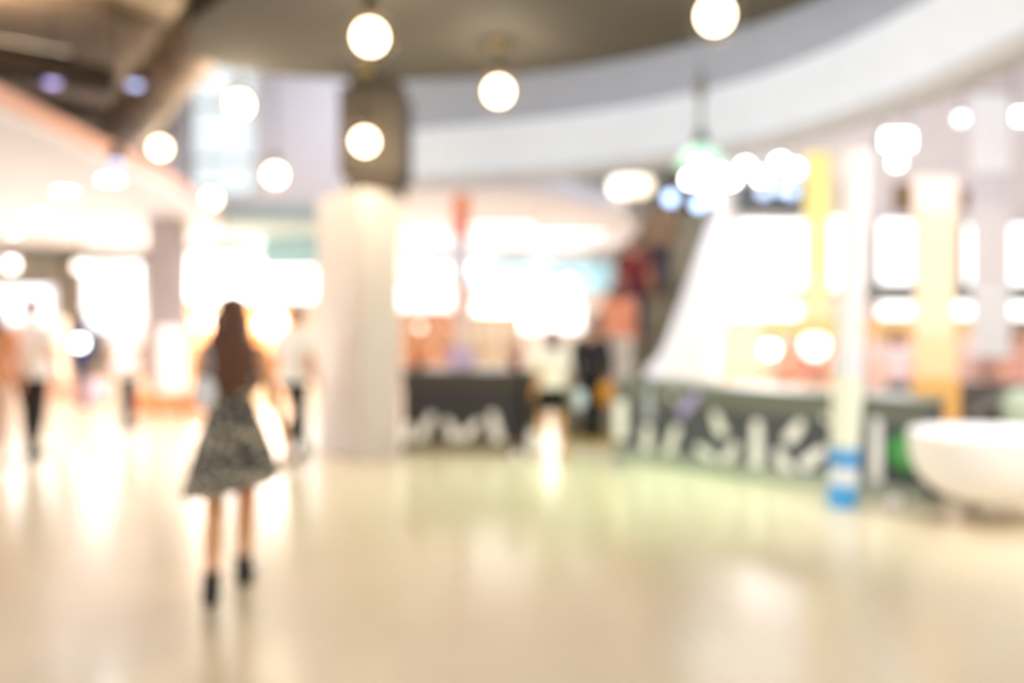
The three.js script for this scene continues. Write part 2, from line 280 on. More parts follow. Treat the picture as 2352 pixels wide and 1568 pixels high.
// light boxes (a glowing face and a light of the same size before it)
function lightBox(px0, py0, px1, py1, d, d2, label, hex, e, li, group, name = 'light_box', posts = 0) {
  const a = P(px0, (py0 + py1) / 2, d), b = P(px1, (py0 + py1) / 2, d2), w = a.distanceTo(V(b.x, a.y, b.z)), dm = (d + d2) / 2, h = (py1 - py0) / F * dm, c = a.clone().add(b).multiplyScalar(0.5);
  c.y = Y((py0 + py1) / 2, dm);
  const turn = Math.atan2(-(b.z - a.z), b.x - a.x), s = thing(name, label, 'light box', [c.x, c.y, c.z], turn, group);
  part('casing', rbox(w, h, 0.12, 0.02), M.steel, s, [0, 0, -0.062]);
  part('light_panel', rbox(w - 0.06, h - 0.06, 0.02, 0.008), glow(hex, e), s, [0, 0, 0.004]);
  if (posts > 0) for (const q of [-0.4, 0.4]) part('hanger_rod', cyl(0.012, 0.012, posts - c.y - h / 2, 8), M.steel, s, [q * w, (posts - c.y + h / 2) / 2, -0.06]);
  if (posts < 0) for (const q of [-0.4, 0.4]) part('post', cyl(0.025, 0.025, c.y - h / 2, 10), M.steel, s, [q * w, -(c.y + h / 2) / 2, -0.06]);
  if (li) { const n = V(Math.sin(turn), 0, Math.cos(turn)), q = c.clone().addScaledVector(n, 0.03), t = q.clone().add(n); areaLight(q.x, q.y, q.z, t.x, t.y, t.z, w, h, hex, li * BOXL); }
  return s;
}
lightBox(412, 585, 725, 690, 19.5, 22, 'long pale blue illuminated shop sign left of the pillar', 0xe9f1ff, 1.15, 3, null, 'light_box', 3.4);
lightBox(915, 652, 1045, 722, 19, 19, 'pale blue illuminated sign just right of the pillar', 0xeaf3ff, 1.25, 3, null, 'light_box', 3.4);
lightBox(1085, 690, 1340, 762, 18.5, 18, 'wide white illuminated display right of the red banner', 0xf4f9ff, 1.5, 3, null, 'light_box', -1);
lightBox(-60, 655, 120, 745, 15, 15, 'white illuminated panel at the far left shop', 0xf2f8ff, 1.1, 3.5, null, 'light_box', 3.2);
lightBox(190, 600, 325, 760, 16.5, 16.5, 'tall white illuminated panel left of the mauve column', 0xf8fbff, 1.1, 3.5, null, 'light_box', 3.2);

// right facade with illuminated windows
const DF = 14;
{
  const g = structGroup('wall_right_facade', [0, 0, -DF]);
  const x0 = X(1640, DF), x1 = 11.4, s = new THREE.Shape([[x0, 1.86], [x1, 1.86], [x1, 6.2], [x0, 6.2]].map(([a, b]) => new THREE.Vector2(a, b)));
  part('wall_panel', new THREE.ExtrudeGeometry(s, { depth: 0.2, bevelEnabled: false }), plaster(0xeae2e4), g, [0, 0, -0.2]);
  for (const [a, b, c, d, col] of [[1925, 415, 1950, 480, 0x9a8470], [2050, 420, 2095, 488, 0x8a7058], [2200, 430, 2225, 480, 0x8a7058], [1690, 420, 1850, 492, 0x59606c]])
    part('window_pane', rbox((c - a) / F * DF, (d - b) / F * DF, 0.03), mat(col, 0.25), g, [X((a + c) / 2, DF), Y((b + d) / 2, DF), 0.01]);
  part('ledge', rbox(x1 - x0, 0.1, 0.3), M.slate, g, [(x0 + x1) / 2, Y(680, DF), 0.06]);
}
struct('wall_right_shop', box(8.2, 2.4, 0.2), plaster(0xf4e8e4), [7.4, 1.2, -16.6]);
struct('ceiling_right_shop', box(8.2, 0.15, 2.6), M.white, [7.4, 1.95, -15.3]);
const lbg = 'white backlit panels on the right facade';
lightBox(1690, 505, 1850, 664, DF - 0.15, DF - 0.15, 'widest white backlit panel, right of the escalator', 0xffffff, 1.5, 6, lbg, 'backlit_panel');
lightBox(1905, 498, 1972, 666, DF - 0.15, DF - 0.15, 'white backlit panel between yellow banner and blue footed pole', 0xffffff, 1.4, 4, lbg, 'backlit_panel');
lightBox(2018, 504, 2098, 652, DF - 0.15, DF - 0.15, 'white backlit panel between the pole and orange banner', 0xffffff, 1.5, 4, lbg, 'backlit_panel');
lightBox(2215, 515, 2420, 655, DF - 0.15, DF - 0.15, 'white backlit panel behind the hanging white banner', 0xffffff, 1.3, 4, lbg, 'backlit_panel');
for (const [a, b, l] of [[1662, 1840, 'low white light strip right of the escalator'], [2015, 2100, 'low white light strip between pole and orange banner'], [2190, 2260, 'low white light strip right of the orange banner'], [2318, 2400, 'low white light strip at the right edge']])
  lightBox(a, 692, b, 732, DF - 0.15, DF - 0.15, l, 0xffffff, 1.5, 3, 'low white light strips on the right facade', 'light_strip');
[[1690, 694, 'globe bulb on the low light strip, left one beside the escalator'], [1775, 694, 'globe bulb on the low light strip, right one beside yellow banner']].forEach(([px, py, l]) => { const p = P(px, py, 13.5), s = thing('globe_bulb', l, 'lamp', [p.x, p.y, p.z]); part('light_bulb', new THREE.SphereGeometry(0.1, 20, 14), glow(0xffffe8, 6), s); part('bracket', bar(V(0, 0, -0.08), V(0, 0, -0.45), 0.015, 8), M.steel, s); });
lightBox(2025, 298, 2100, 345, 10, 10, 'bright white rectangular floodlight under the gallery edge', 0xf6ffff, 6, 6, null, 'floodlight', 7.4);
lightBox(2325, 250, 2420, 285, 9, 9, 'bright floodlight at the right edge of the frame', 0xf6ffff, 6, 5, null, 'floodlight', 7.4);
bulbLamp(2060, 372, 10, 0.07, 0xffffff, 5, 'small_lamp', 'small white bulb right under the bright floodlight', null, Y(350, 10));
bulbLamp(2207, 272, 10, 0.06, 0xdcefff, 3, 'small_lamp', 'small bluish bulb left of the hanging white banner', null, 7.4);
{ // round lit sign with a red rim, in the right shop
  const p = P(1870, 792, 13.6), s = thing('round_sign', 'glowing round white sign with a red rim', 'sign', [p.x, p.y, p.z]);
  part('sign_face', cyl(0.22, 0.22, 0.05, 40), glow(0xfff0dc, 2.6), s, [0, 0, 0], [Math.PI / 2, 0, 0]);
  part('sign_rim', new THREE.TorusGeometry(0.25, 0.04, 12, 48), glow(0xff3040, 1.4, 0xd02030), s);
  part('post', cyl(0.03, 0.03, p.y - 0.2, 12), M.steel, s, [0, -(p.y + 0.2) / 2, -0.06]);
}
{ const p = bulbLamp(1768, 802, 13.8, 0.12, 0xfff2dc, 7, 'shop_lamp', 'warm globe lamp in the right shop beside the red rimmed sign', null, 1.87); pointLight(p, 0xfff0e0, 6, 5); }

{ // added spotlight, out of view at right, brightens the banners and the tub
  const p = V(4.7, 3.7, -3.4), s = thing('added_spotlight', 'added black spotlight aimed at the banners and tub, outside the frame', 'spotlight', [p.x, p.y, p.z]);
  part('housing', cyl(0.07, 0.1, 0.22, 20), M.black, s, [0, 0.1, 0.09], [-0.7, 0, 0]); part('lamp_lens', new THREE.SphereGeometry(0.08, 20, 14), glow(0xffffff, 4), s); part('stem', cyl(0.012, 0.012, 3.5, 8), M.black, s, [0, 1.95, 0.1]);
  const l = spotLight(p, 0xfff6ee, 34, 0.75); l.target.position.set(3.9, 0.9, -7.4);
}
// lamps inside the warm far shops
[[475, 685, 19, 0.16, 8, 'warm globe lamp in the far shop, left of the dark haired woman'], [478, 728, 18.5, 0.2, 3, 'lower warm globe lamp left of the dark haired woman'], [630, 732, 18, 0.16, 9, 'warm globe lamp in the far shop right of the dark haired woman'], [625, 745, 19, 0.3, 2.2, 'broad warm globe lamp glowing behind the smaller one']].forEach(([px, py, d, r, e, l]) => { const p = bulbLamp(px, py, d, r, 0xffe8c4, e, 'shop_globe_lamp', l, null, 3.4); pointLight(p, 0xffe6cc, 14, 6); });
bulbLamp(183, 787, 13.3, 0.09, 0xf0fdff, 9, 'small_lamp', 'bright white bulb above the navy coat', null, 3.2);
bulbLamp(25, 608, 13, 0.1, 0xfff6ec, 3.2, 'small_lamp', 'warm bulb under the mezzanine at far left', null, 3.2);
bulbLamp(185, 612, 15, 0.11, 0xfff6ec, 2.5, 'small_lamp', 'faint warm bulb left of the tall illuminated panel', null, 3.2);
bulbLamp(964, 750, 17, 0.07, 0xfff0dc, 2.2, 'small_lamp', 'small warm bulb right of the pillar under the blue sign', null, 3.4);
// light panels added out of view in the gallery to brighten floor and facade
[[5.2, 8.2], [8.2, 8.2], [6.2, 11.2], [9.2, 11.2], [1.6, 13.2], [-1.2, 14.8]].forEach(([x, d]) => {
  const s = thing('added_gallery_light', 'added long white light panel high in the gallery, hidden by its curved fascia', 'ceiling light', [x, 6.4, -d], 0, 'added gallery light panels');
  part('frame', rbox(1.9, 0.08, 1.0, 0.02), M.white, s, [0, 0.05, 0]);
  part('light_panel', rbox(1.8, 0.02, 0.9, 0.008), glow(0xffffff, 1.5), s);
  for (const q of [-0.7, 0.7]) part('hanger_rod', cyl(0.01, 0.01, 0.95, 8), M.steel, s, [q, 0.55, 0]);
  areaLight(x, 6.36, -d, x, 0, -d - 2.5, 1.8, 0.9, 0xfdf8ff, 7.5);
});
// panel lights added to brighten the shop interiors
[[-10.5, -21], [-7, -22.5], [-4.2, -21.5], [-1.2, -23.5], [1.4, -23.5], [-0.4, -16], [1.2, -17.5], [5.4, -15.3, 1.83], [8.6, -15.3, 1.83]].forEach(([x, z, y = 3.36], i) => {
  const s = thing('added_shop_light', 'added slim white panel light in the far shops under the soffit', 'ceiling light', [x, y, z], 0, 'added panel lights of the far shops');
  part('frame', rbox(1.7, 0.06, 0.7, 0.02), M.white, s, [0, 0.012, 0]); part('light_panel', rbox(1.6, 0.02, 0.6, 0.008), glow(0xffffff, 1.2), s, [0, -0.02, 0]);
  areaLight(x, y - 0.04, z, x, 0, z, 1.6, 0.6, 0xfff8f4, SHOP * (i > 6 ? 1.6 : i > 4 ? 2.2 : i > 2 ? 5 : 3));
});
// unseen glowing panels added on the left wall to light floor, pillar and people
[[-4.5, 'nearer'], [-9.5, 'farther']].forEach(([z, w]) => {
  const s = thing('added_left_light', w + ' added white light panel on the left wall under the mezzanine', 'shop window', [-14.3, 1.55, z], Math.PI / 2);
  part('casing', rbox(4.2, 2.5, 0.12, 0.02), M.steel, s, [0, 0, -0.05]); part('light_panel', rbox(4.0, 2.3, 0.02, 0.008), glow(0xffffff, 1.3), s, [0, 0, 0.02]);
  areaLight(-14.2, 1.55, z, 0, 1.55, z, 4, 2.3, 0xfaf8ff, 3.4);
});
// unseen fill panels added overhead to brighten the walkway
[[-6.5, 1], [-2.6, 1], [1.3, 1], [-2.6, -2.6], [1.3, -2.6], [5.0, 1], [4.4, -4.3]].forEach(([x, z], i) => {
  const s = thing('added_walkway_light', 'added square warm light panel above the walkway, behind the viewpoint', 'ceiling light', [x, 4.4, z + 2], 0, 'added fill panels over the walkway');
  part('frame', rbox(1.7, 0.08, 1.7, 0.02), M.white, s, [0, 0.05, 0]);
  part('light_panel', rbox(1.6, 0.02, 1.6, 0.008), glow(0xfff0d8, 1.6), s);
  for (const q of [-0.6, 0.6]) part('hanger_rod', cyl(0.01, 0.01, 2.95, 8), M.steel, s, [q, 1.55, 0]);
  areaLight(x, 4.36, z + 2, x, 0, z + 2, 1.6, 1.6, 0xeef2ff, FILL);
});

// ------------------------------------------------------------------ counters with white marks
function onPlane(px, py, o, n) { const dir = V((px - CX) / F, (HZ - py) / F, -1), e = V(0, EYE, 0); return e.addScaledVector(dir, o.clone().sub(V(0, EYE, 0)).dot(n) / dir.dot(n)); }
function counter(A, B, h, label, cat, panelHex, topHex, plinthHex, marks, extra = {}) {
  const a = V(A[0], 0, -A[1]), b = V(B[0], 0, -B[1]), L = a.distanceTo(b), turn = Math.atan2(-(b.z - a.z), b.x - a.x);
  const s = thing('counter', label, cat, [a.x, 0, a.z], turn), n = V(Math.sin(turn), 0, Math.cos(turn));
  part('body', rbox(L, h - 0.05, 0.55, 0.01), mat(panelHex, 0.6), s, [L / 2, (h - 0.05) / 2, -0.3]);
  const k = Math.max(2, Math.round(L / 0.75));
  for (let i = 0; i < k; i++) part('front_panel', rbox(L / k - 0.012, h - 0.36, 0.02, 0.004), mat(panelHex, 0.45), s, [(i + 0.5) * L / k, 0.14 + (h - 0.36) / 2, -0.016]);
  part('top_band', rbox(L + 0.02, 0.18, 0.03, 0.006), mat(topHex, 0.5), s, [L / 2, h - 0.13, -0.012]);
  part('counter_top', rbox(L + 0.06, 0.045, 0.64, 0.012), mat(topHex, 0.35), s, [L / 2, h - 0.02, -0.29]);
  part('plinth', rbox(L + 0.02, 0.14, 0.04, 0.006), mat(plinthHex, 0.5), s, [L / 2, 0.07, -0.01]);
  s.updateMatrixWorld(true);
  const o = a.clone().addScaledVector(n, 0.001), mm = mat(0xffffff, 0.5, { emissive: 0x000000 });
  for (const [x0, y0, x1, y1, w = 0.09, hex] of marks) {
    const p = s.worldToLocal(onPlane(x0, y0, o, n)), q = s.worldToLocal(onPlane(x1, y1, o, n)), len = Math.max(0.001, p.distanceTo(q)), sh = new THREE.Shape(), r = w / 2;
    sh.absarc(len / 2, 0, r, -Math.PI / 2, Math.PI / 2, false); sh.absarc(-len / 2, 0, r * 0.7, Math.PI / 2, 3 * Math.PI / 2, false);
    const g = new THREE.ExtrudeGeometry(sh, { depth: 0.012, bevelEnabled: true, bevelThickness: 0.002, bevelSize: 0.002, bevelSegments: 1, curveSegments: 8 });
    part('white_mark', g, hex ? mat(hex, 0.5) : mm, s, [(p.x + q.x) / 2, (p.y + q.y) / 2, -0.008], [0, 0, Math.atan2(q.y - p.y, q.x - p.x)]);
  }
  return s;
}
const RA = [1.12, 8.61], RB = [3.38, 6.53];
counter(RA, RB, 0.86, 'long dark grey bar counter with white leaf-like strokes, right of the escalator', 'counter', 0x4a4e54, 0x70766c, 0xa9b3a6, [
  [1487, 985, 1485, 1042, 0.12], [1492, 900, 1490, 955, 0.1, 0xb8c4d0], [1553, 985, 1535, 1042, 0.11], [1600, 905, 1568, 945, 0.10, 0xb9aef0], [1543, 905, 1547, 915, 0.04], [1643, 955, 1656, 990, 0.11],
  [1605, 1028, 1630, 1048, 0.10], [1688, 1025, 1660, 1065, 0.11], [1738, 975, 1737, 1072, 0.12], [1837, 975, 1815, 1005, 0.11], [1786, 1040, 1808, 1075, 0.11], [1888, 1035, 1850, 1065, 0.11],
  [1893, 955, 1899, 965, 0.04], [2013, 970, 2012, 1095, 0.10]]);
counter([-1.25, 9.1], [0.10, 8.95], 0.93, 'dark charcoal counter with white slanted strokes beside the pillar', 'counter', 0x37363c, 0x474340, 0x8a8468, [
  [990, 958, 965, 1005, 0.12], [1028, 970, 1042, 1002, 0.12], [1098, 972, 1068, 1000, 0.11], [1131, 953, 1143, 1008, 0.12], [938, 978, 936, 1004, 0.11]]);
{
  const s = thing('counter_end_post', 'slim charcoal end post with a white patch beside the girl', 'post', [X(1200, 8.85) + 0.08, 0, -8.85]);
  part('post_body', rbox(0.14, 0.93, 0.5, 0.01), mat(0x4d4a48, 0.6), s, [0.03, 0.465, -0.3]);
  part('post_foot', rbox(0.2, 0.05, 0.56, 0.01), mat(0x35322f, 0.6), s, [0.03, 0.025, -0.3]);
}
// things on the left counter
function pot(px, py, d, y0, label, name, hex, top) {
  const s = thing(name, label, name.replace(/_/g, ' '), [X(px, d), y0, -d]);
  part('pot', lathe([[0.001, 0], [0.06, 0], [0.085, 0.13], [0.092, 0.15], [0.08, 0.15], [0.07, 0.12], [0.001, 0.12]]), mat(hex, 0.6), s);
  const g = []; for (let i = 0; i < 14; i++) { const l = new THREE.SphereGeometry(0.045, 8, 6); l.scale(1, 0.4, 0.6); l.rotateZ(rnd() * 2 - 1); l.rotateY(rnd() * 6.3); l.translate((rnd() - 0.5) * 0.16, 0.17 + rnd() * 0.14, (rnd() - 0.5) * 0.16); g.push(l); }
  part('foliage', mergeGeometries(g), mat(top, 0.8), s); return s;
}
pot(960, 840, 9.35, 0.93, 'orange flowering pot on the charcoal counter next to the pillar', 'flower_pot', 0xd07848, 0xe89860);
pot(1185, 850, 8.95 + 0.3, 0.93, 'terracotta pot with reddish plant on the slim end post', 'flower_pot', 0xb56a58, 0xc98878);

// red banner pole behind the left counter
{
  const d = 11.1, s = thing('vertical_banner', 'narrow red and white vertical banner pole above the charcoal counter', 'banner', [X(1060, d), 0, -d]), w = 0.24;
  part('pole', cyl(0.02, 0.025, Y(440, d), 14), M.steel, s, [0, Y(440, d) / 2, -0.03]);
  part('base_plate', cyl(0.26, 0.28, 0.05, 28), M.steel, s, [0, 0.025, 0]);
  for (const [a, b, hex] of [[446, 500, 0xf59a76], [500, 545, 0xf08e84], [545, 640, 0xe6def0], [640, 720, 0xf4c8bc], [720, 800, 0xefd6cc], [800, 850, 0xc9b6dc]])
    part('banner_panel', rbox(w * (a > 780 ? 1.5 : 1), (b - a) / F * d - 0.004, 0.02, 0.004), cloth(hex), s, [0, Y((a + b) / 2, d), 0]);
}
// ------------------------------------------------------------------ escalator
{
  const a = V(1.35, 0, -10.12), b = V(3.79, 3.64, -15.32), L = Math.hypot(b.x - a.x, b.z - a.z), rise = b.y, turn = Math.atan2(-(b.z - a.z), b.x - a.x);
  const s = thing('escalator', 'white sided escalator rising to the right with people on it', 'escalator', [a.x, 0, a.z], turn);  // local +x runs up, local +z is its right side
  const side = (pts, th) => new THREE.ExtrudeGeometry(new THREE.Shape(pts.map(([x, y]) => new THREE.Vector2(x, y))), { depth: th, bevelEnabled: true, bevelThickness: 0.01, bevelSize: 0.01, bevelSegments: 1 });
  const sl = rise / L, prof = [[-0.5, 0], [-0.5, 0.75], [0, 0.95], [L, rise + 0.95], [L + 0.8, rise + 0.95], [L + 0.8, rise - 0.5], [L, rise - 0.6], [3.6, 1.2], [3.6, 0]];
  part('outer_cladding', side(prof, 0.08), plaster(0xfbfafc), s, [0, 0.005, 0.52]);
  part('inner_panel', side([[-0.4, 0], [-0.4, 0.7], [0, 0.88], [L, rise + 0.88], [L, rise - 0.1], [0.2, 0]], 0.02), mat(0x94866e, 0.5), s, [0, 0.005, 0.48]);
  part('outer_cladding', side(prof, 0.06), mat(0xa9a294, 0.5), s, [0, 0.005, -0.60]);
  for (const z of [-0.57, 0.55]) part('handrail', tube([V(-0.62, 0.5, z), V(-0.6, 0.85, z), V(-0.3, 0.97, z), V(0.05, 1.05, z), V(L * 0.5, rise * 0.5 + 1.02, z), V(L, rise + 1.02, z), V(L + 0.8, rise + 1.02, z)], 0.035, 60, 10), z < 0 ? M.black : mat(0xd8d8dc, 0.4), s);
  const n = 18, sg = rbox(L / n + 0.03, rise / n + 0.04, 0.92, 0.006), sm = mat(0xb0a68e, 0.6), sm2 = mat(0xa0967e, 0.6);
  for (let i = 0; i < n; i++) part('step', sg, i % 2 ? sm : sm2, s, [(i + 0.5) * L / n, (i + 0.5) * rise / n, 0]);
  part('landing_plate', rbox(0.7, 0.03, 0.95, 0.008), mat(0xb09a50, 0.45), s, [-0.37, 0.016, -0.02]);
}
struct('floor_upper', box(8, 0.3, 4.2), M.offwhite, [7.7, 3.49, -17.3]);

// ------------------------------------------------------------------ poles and banners on the right
{
  const d = 6.5, p0 = P(1934, 1166, d), s = thing('wrapped_pole', 'slim white pole with a blue and white printed wrap at its foot', 'pole', [p0.x, 0, -d]);
  const top = 2.9, lean = 0.05; s.rotation.z = -lean * 0.9;
  const ring = (y0, y1, r, m, name) => part(name, cyl(r, r, y1 - y0, 32), m, s, [0, (y0 + y1) / 2, 0]);
  ring(0.0, 0.19, 0.113, mat(0x49a8ee, 0.45), 'blue_wrap'); ring(0.19, 0.33, 0.1135, mat(0xe4eef6, 0.45), 'white_wrap'); ring(0.33, 0.44, 0.113, mat(0x3d98e2, 0.45), 'blue_wrap');
  ring(0.44, 0.5, 0.113, mat(0x8fc4ee, 0.45), 'pale_blue_wrap'); ring(0.5, 1.08, 0.112, mat(0xeef4e4, 0.45), 'white_wrap'); ring(1.08, 1.2, 0.107, mat(0xdfe6f4, 0.45), 'lilac_wrap');
  ring(1.2, top, 0.1, mat(0xf0eff4, 0.4), 'pole_shaft');
}
function hangingBanner(px0, py0, px1, py1, d, label, strips, top, name = 'hanging_banner') {
  const w = (px1 - px0) / F * d, x = X((px0 + px1) / 2, d), s = thing(name, label, 'banner', [x, Y(py1, d), -d]);
  const hh = (py1 - py0) / F * d; let y = hh;
  for (const [f, hex, wf = 1] of strips) { const h = f * hh; part('cloth_panel', rbox(w * wf, h - 0.003, 0.016, 0.005), cloth(hex), s, [0, y - h / 2, 0]); y -= h; }
  part('top_rod', bar(V(-w / 2 - 0.04, 0, 0), V(w / 2 + 0.04, 0, 0), 0.016, 10), M.steel, s, [0, hh + 0.01, 0]);
  part('bottom_rod', bar(V(-w / 2, 0, 0), V(w / 2, 0, 0), 0.012, 10), M.steel, s, [0, 0, 0]);
  for (const q of [-0.4, 0.4]) part('cord', cyl(0.005, 0.005, top - Y(py0, d), 6), M.steel, s, [q * w, hh + (top - Y(py0, d)) / 2, 0]);
  return s;
}
hangingBanner(1848, 348, 1910, 735, 12.5, 'tall plain yellow hanging banner right of the lamp cluster', [[0.4, 0xf9e695], [0.3, 0xfbecaa], [0.3, 0xfcf1bc]], 7.4);
{
  const s = thing('amber_shop_sign', 'long amber strip sign under the yellow banner', 'sign', [X(2000, 13.2), Y(754, 13.2), -13.2]);
  part('sign_board', rbox(3.6, 0.2, 0.08, 0.02), mat(0xf4cb7c, 0.5), s); part('sign_edge', rbox(3.64, 0.03, 0.1, 0.01), mat(0xe2b468, 0.5), s, [0, -0.11, 0]);
  for (const q of [-1.7, 0, 1.7]) part('bracket', bar(V(q, 0.05, -0.03), V(q, 0.12, -0.72), 0.02, 8), M.steel, s);
}
hangingBanner(2232, 212, 2322, 822, 9, 'tall white hanging banner at the right with faint lilac print', [[0.3, 0xf6f4f8], [0.12, 0xe6e2ec], [0.3, 0xf2ecf0], [0.28, 0xf4f4fa]], 7.4);
{ // orange stand with a pale head
  const d = 7.3, s = thing('orange_banner_stand', 'pale orange upright banner stand behind the white tub', 'banner', [X(2148, d), 0, -d]);
  part('base_plate', rbox(0.34, 0.04, 0.24, 0.012), M.steel, s, [0, 0.02, 0]);
  part('pole', cyl(0.018, 0.018, 2.55, 12), M.steel, s, [0, 1.3, -0.03]);
  const seg = [[870, 985, 0.44, 0xf8c070], [770, 870, 0.40, 0xfcdcae], [480, 770, 0.36, 0xfee8c8]];
  for (const [a, b, w, hex] of seg) part('banner_panel', rbox(w, (b - a) / F * d - 0.004, 0.02, 0.006), cloth(hex), s, [0, Y((a + b) / 2, d), 0]);
  part('head_panel', rbox(0.42, 0.30, 0.03, 0.014), cloth(0xfbeae4), s, [0, Y(445, d), 0]);
}
// ------------------------------------------------------------------ white tub seat, green sign and dark bench at the right edge
{
  const d = 6.0, s = thing('tub_planter', 'large white rounded tub planter at the right edge', 'planter', [X(2275, d), 0, -d]);
  const g = lathe([...new THREE.SplineCurve([[0.001, 0.17], [0.18, 0.175], [0.34, 0.22], [0.47, 0.33], [0.535, 0.48], [0.555, 0.66]].map(([a, b]) => new THREE.Vector2(a, b))).getPoints(30).map((p) => [p.x, p.y]), [0.55, 0.685], [0.525, 0.69], [0.505, 0.66], [0.45, 0.62], [0.001, 0.62]], 56);
  g.scale(1.06, 1, 0.8); part('tub', g, mat(0xf6f4f2, 0.35), s);
  part('pedestal', cyl(0.05, 0.06, 0.18, 20), mat(0xcfc4b4, 0.4), s, [-0.33, 0.09, 0.1]); part('pedestal', cyl(0.05, 0.06, 0.18, 20), mat(0xcfc4b4, 0.4), s, [0.33, 0.09, 0.1]); part('pedestal', cyl(0.05, 0.06, 0.18, 20), mat(0xcfc4b4, 0.4), s, [0, 0.09, -0.25]);
}
{
  const s = thing('shadow_crate', 'low dark brown crate with golden end, standing in for shadow under the white tub', 'crate', [X(2300, 6.9), 0, -6.95]);  // dark slats partly stand in for the floor shadow beneath the tub
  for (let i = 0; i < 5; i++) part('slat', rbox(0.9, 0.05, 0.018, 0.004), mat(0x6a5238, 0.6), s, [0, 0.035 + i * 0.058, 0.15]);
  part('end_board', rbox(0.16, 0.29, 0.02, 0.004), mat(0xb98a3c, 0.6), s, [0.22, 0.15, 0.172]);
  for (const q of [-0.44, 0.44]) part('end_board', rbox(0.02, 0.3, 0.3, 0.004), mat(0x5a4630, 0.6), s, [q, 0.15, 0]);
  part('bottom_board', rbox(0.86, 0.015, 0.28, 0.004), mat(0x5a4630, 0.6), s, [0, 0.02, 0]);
}
{
  const turn = Math.atan2(-(RA[1] - RB[1]), RB[0] - RA[0]), n = V(Math.sin(turn), 0, Math.cos(turn)), p = onPlane(2086, 1040, V(RB[0], 0, -RB[1]).addScaledVector(n, 0.012), n), s = thing('round_green_sign', 'round green emblem sign on the grey counter between the pole and the white tub', 'sign', [p.x, p.y, p.z], turn);
  part('disc', cyl(0.16, 0.16, 0.03, 44), mat(0x2f9e46, 0.5), s, [0, 0, 0], [Math.PI / 2, 0, 0]);
  part('inner_ring', new THREE.TorusGeometry(0.105, 0.008, 8, 44), mat(0x8fd08a, 0.5), s, [0, 0, 0.016]);
  const sh = new THREE.Shape(); for (let i = 0; i < 60; i++) { const a = i / 60 * Math.PI * 2, r = 0.05 * (1 + 0.35 * Math.cos(3 * a)); i ? sh.lineTo(r * Math.cos(a), r * Math.sin(a)) : sh.moveTo(r, 0); }
  part('emblem', new THREE.ExtrudeGeometry(sh, { depth: 0.006, bevelEnabled: false }), mat(0x9ad48c, 0.5), s, [0, 0, 0.014]);
}
{
  const d = 7.5, s = thing('dark_bench', 'dark grey high backed bench behind the white tub', 'bench', [X(2300, d), 0, -d]);
  part('seat', rbox(1.1, 0.1, 0.5, 0.03), mat(0x4a4444, 0.8), s, [0, 0.42, 0]); part('backrest', rbox(1.1, 0.5, 0.09, 0.03), mat(0x5a5452, 0.8), s, [0, 0.66, -0.22], [-0.06, 0, 0]);
  part('slanted_band', rbox(0.5, 0.08, 0.03, 0.012), mat(0x8b857c, 0.8), s, [0.0, 0.72, -0.15], [-0.06, 0, 0.5]);
  for (const q of [-0.48, 0.48]) for (const z of [-0.2, 0.2]) part('leg', rbox(0.05, 0.38, 0.05, 0.01), M.black, s, [q, 0.19, z]);
}
{
  const d = 7.0, s = thing('pale_green_pillow', 'pale green cushion at the right edge on the dark bench', 'cushion', [X(2345, 7.4), 0.47, -7.38], -0.2);
  const g = new THREE.SphereGeometry(0.2, 28, 20); g.scale(0.85, 1.1, 0.42); g.translate(0, 0.2, 0); part('cover', g, cloth(0xd3e2cc), s); part('piping', new THREE.TorusGeometry(0.19, 0.008, 8, 40), cloth(0xb5c8ae), s, [0, 0.2, 0]);
}
function ball(px, py, d, label) { const p = P(px, py, d), r = 0.055, s = thing('floor_ball', label, 'ball', [p.x, 0, p.z]); part('ball_body', new THREE.SphereGeometry(r, 24, 18), mat(0xfbf2f2, 0.4), s, [0, r + 0.006, 0]); part('ring_foot', new THREE.TorusGeometry(0.035, 0.01, 8, 24), mat(0xd8d0d0, 0.4), s, [0, 0.01, 0], [Math.PI / 2, 0, 0]); }
ball(2055, 1155, 6.35, 'small white floor ball left of the white tub'); ball(1187, 1043, 8.5, 'small white floor ball beside the walking girl');
{ const p = P(1233, 980, 8.7), s = thing('white_bag', 'white carrier bag standing by the girl in the cream blouse', 'bag', [p.x - 0.02, 0.0, p.z]); const g = rbox(0.16, 0.3, 0.1, 0.03); part('bag_body', g, mat(0xf6f0ee, 0.6), s, [0, 0.15, 0]); part('handle', new THREE.TorusGeometry(0.05, 0.006, 8, 20, Math.PI), mat(0xf6f0ee, 0.6), s, [0, 0.3, 0]); }
[[1425, 965, 8.2, 0.13, 0.4, 0xf4eeee, 'white sign plate in front of the left end of the grey counter']].forEach(([px, py, d, w, h, hex, l]) => { const p = P(px, py, d), s = thing('sign_plate', l, 'sign', [p.x, 0, p.z]); part('plate', rbox(w, h, 0.02, 0.03), mat(hex, 0.5), s, [0, p.y, 0]); part('post', cyl(0.014, 0.014, p.y - h / 2, 10), M.steel, s, [0, (p.y - h / 2) / 2, 0]); part('base_plate', cyl(0.09, 0.1, 0.02, 20), M.steel, s, [0, 0.01, 0]); });

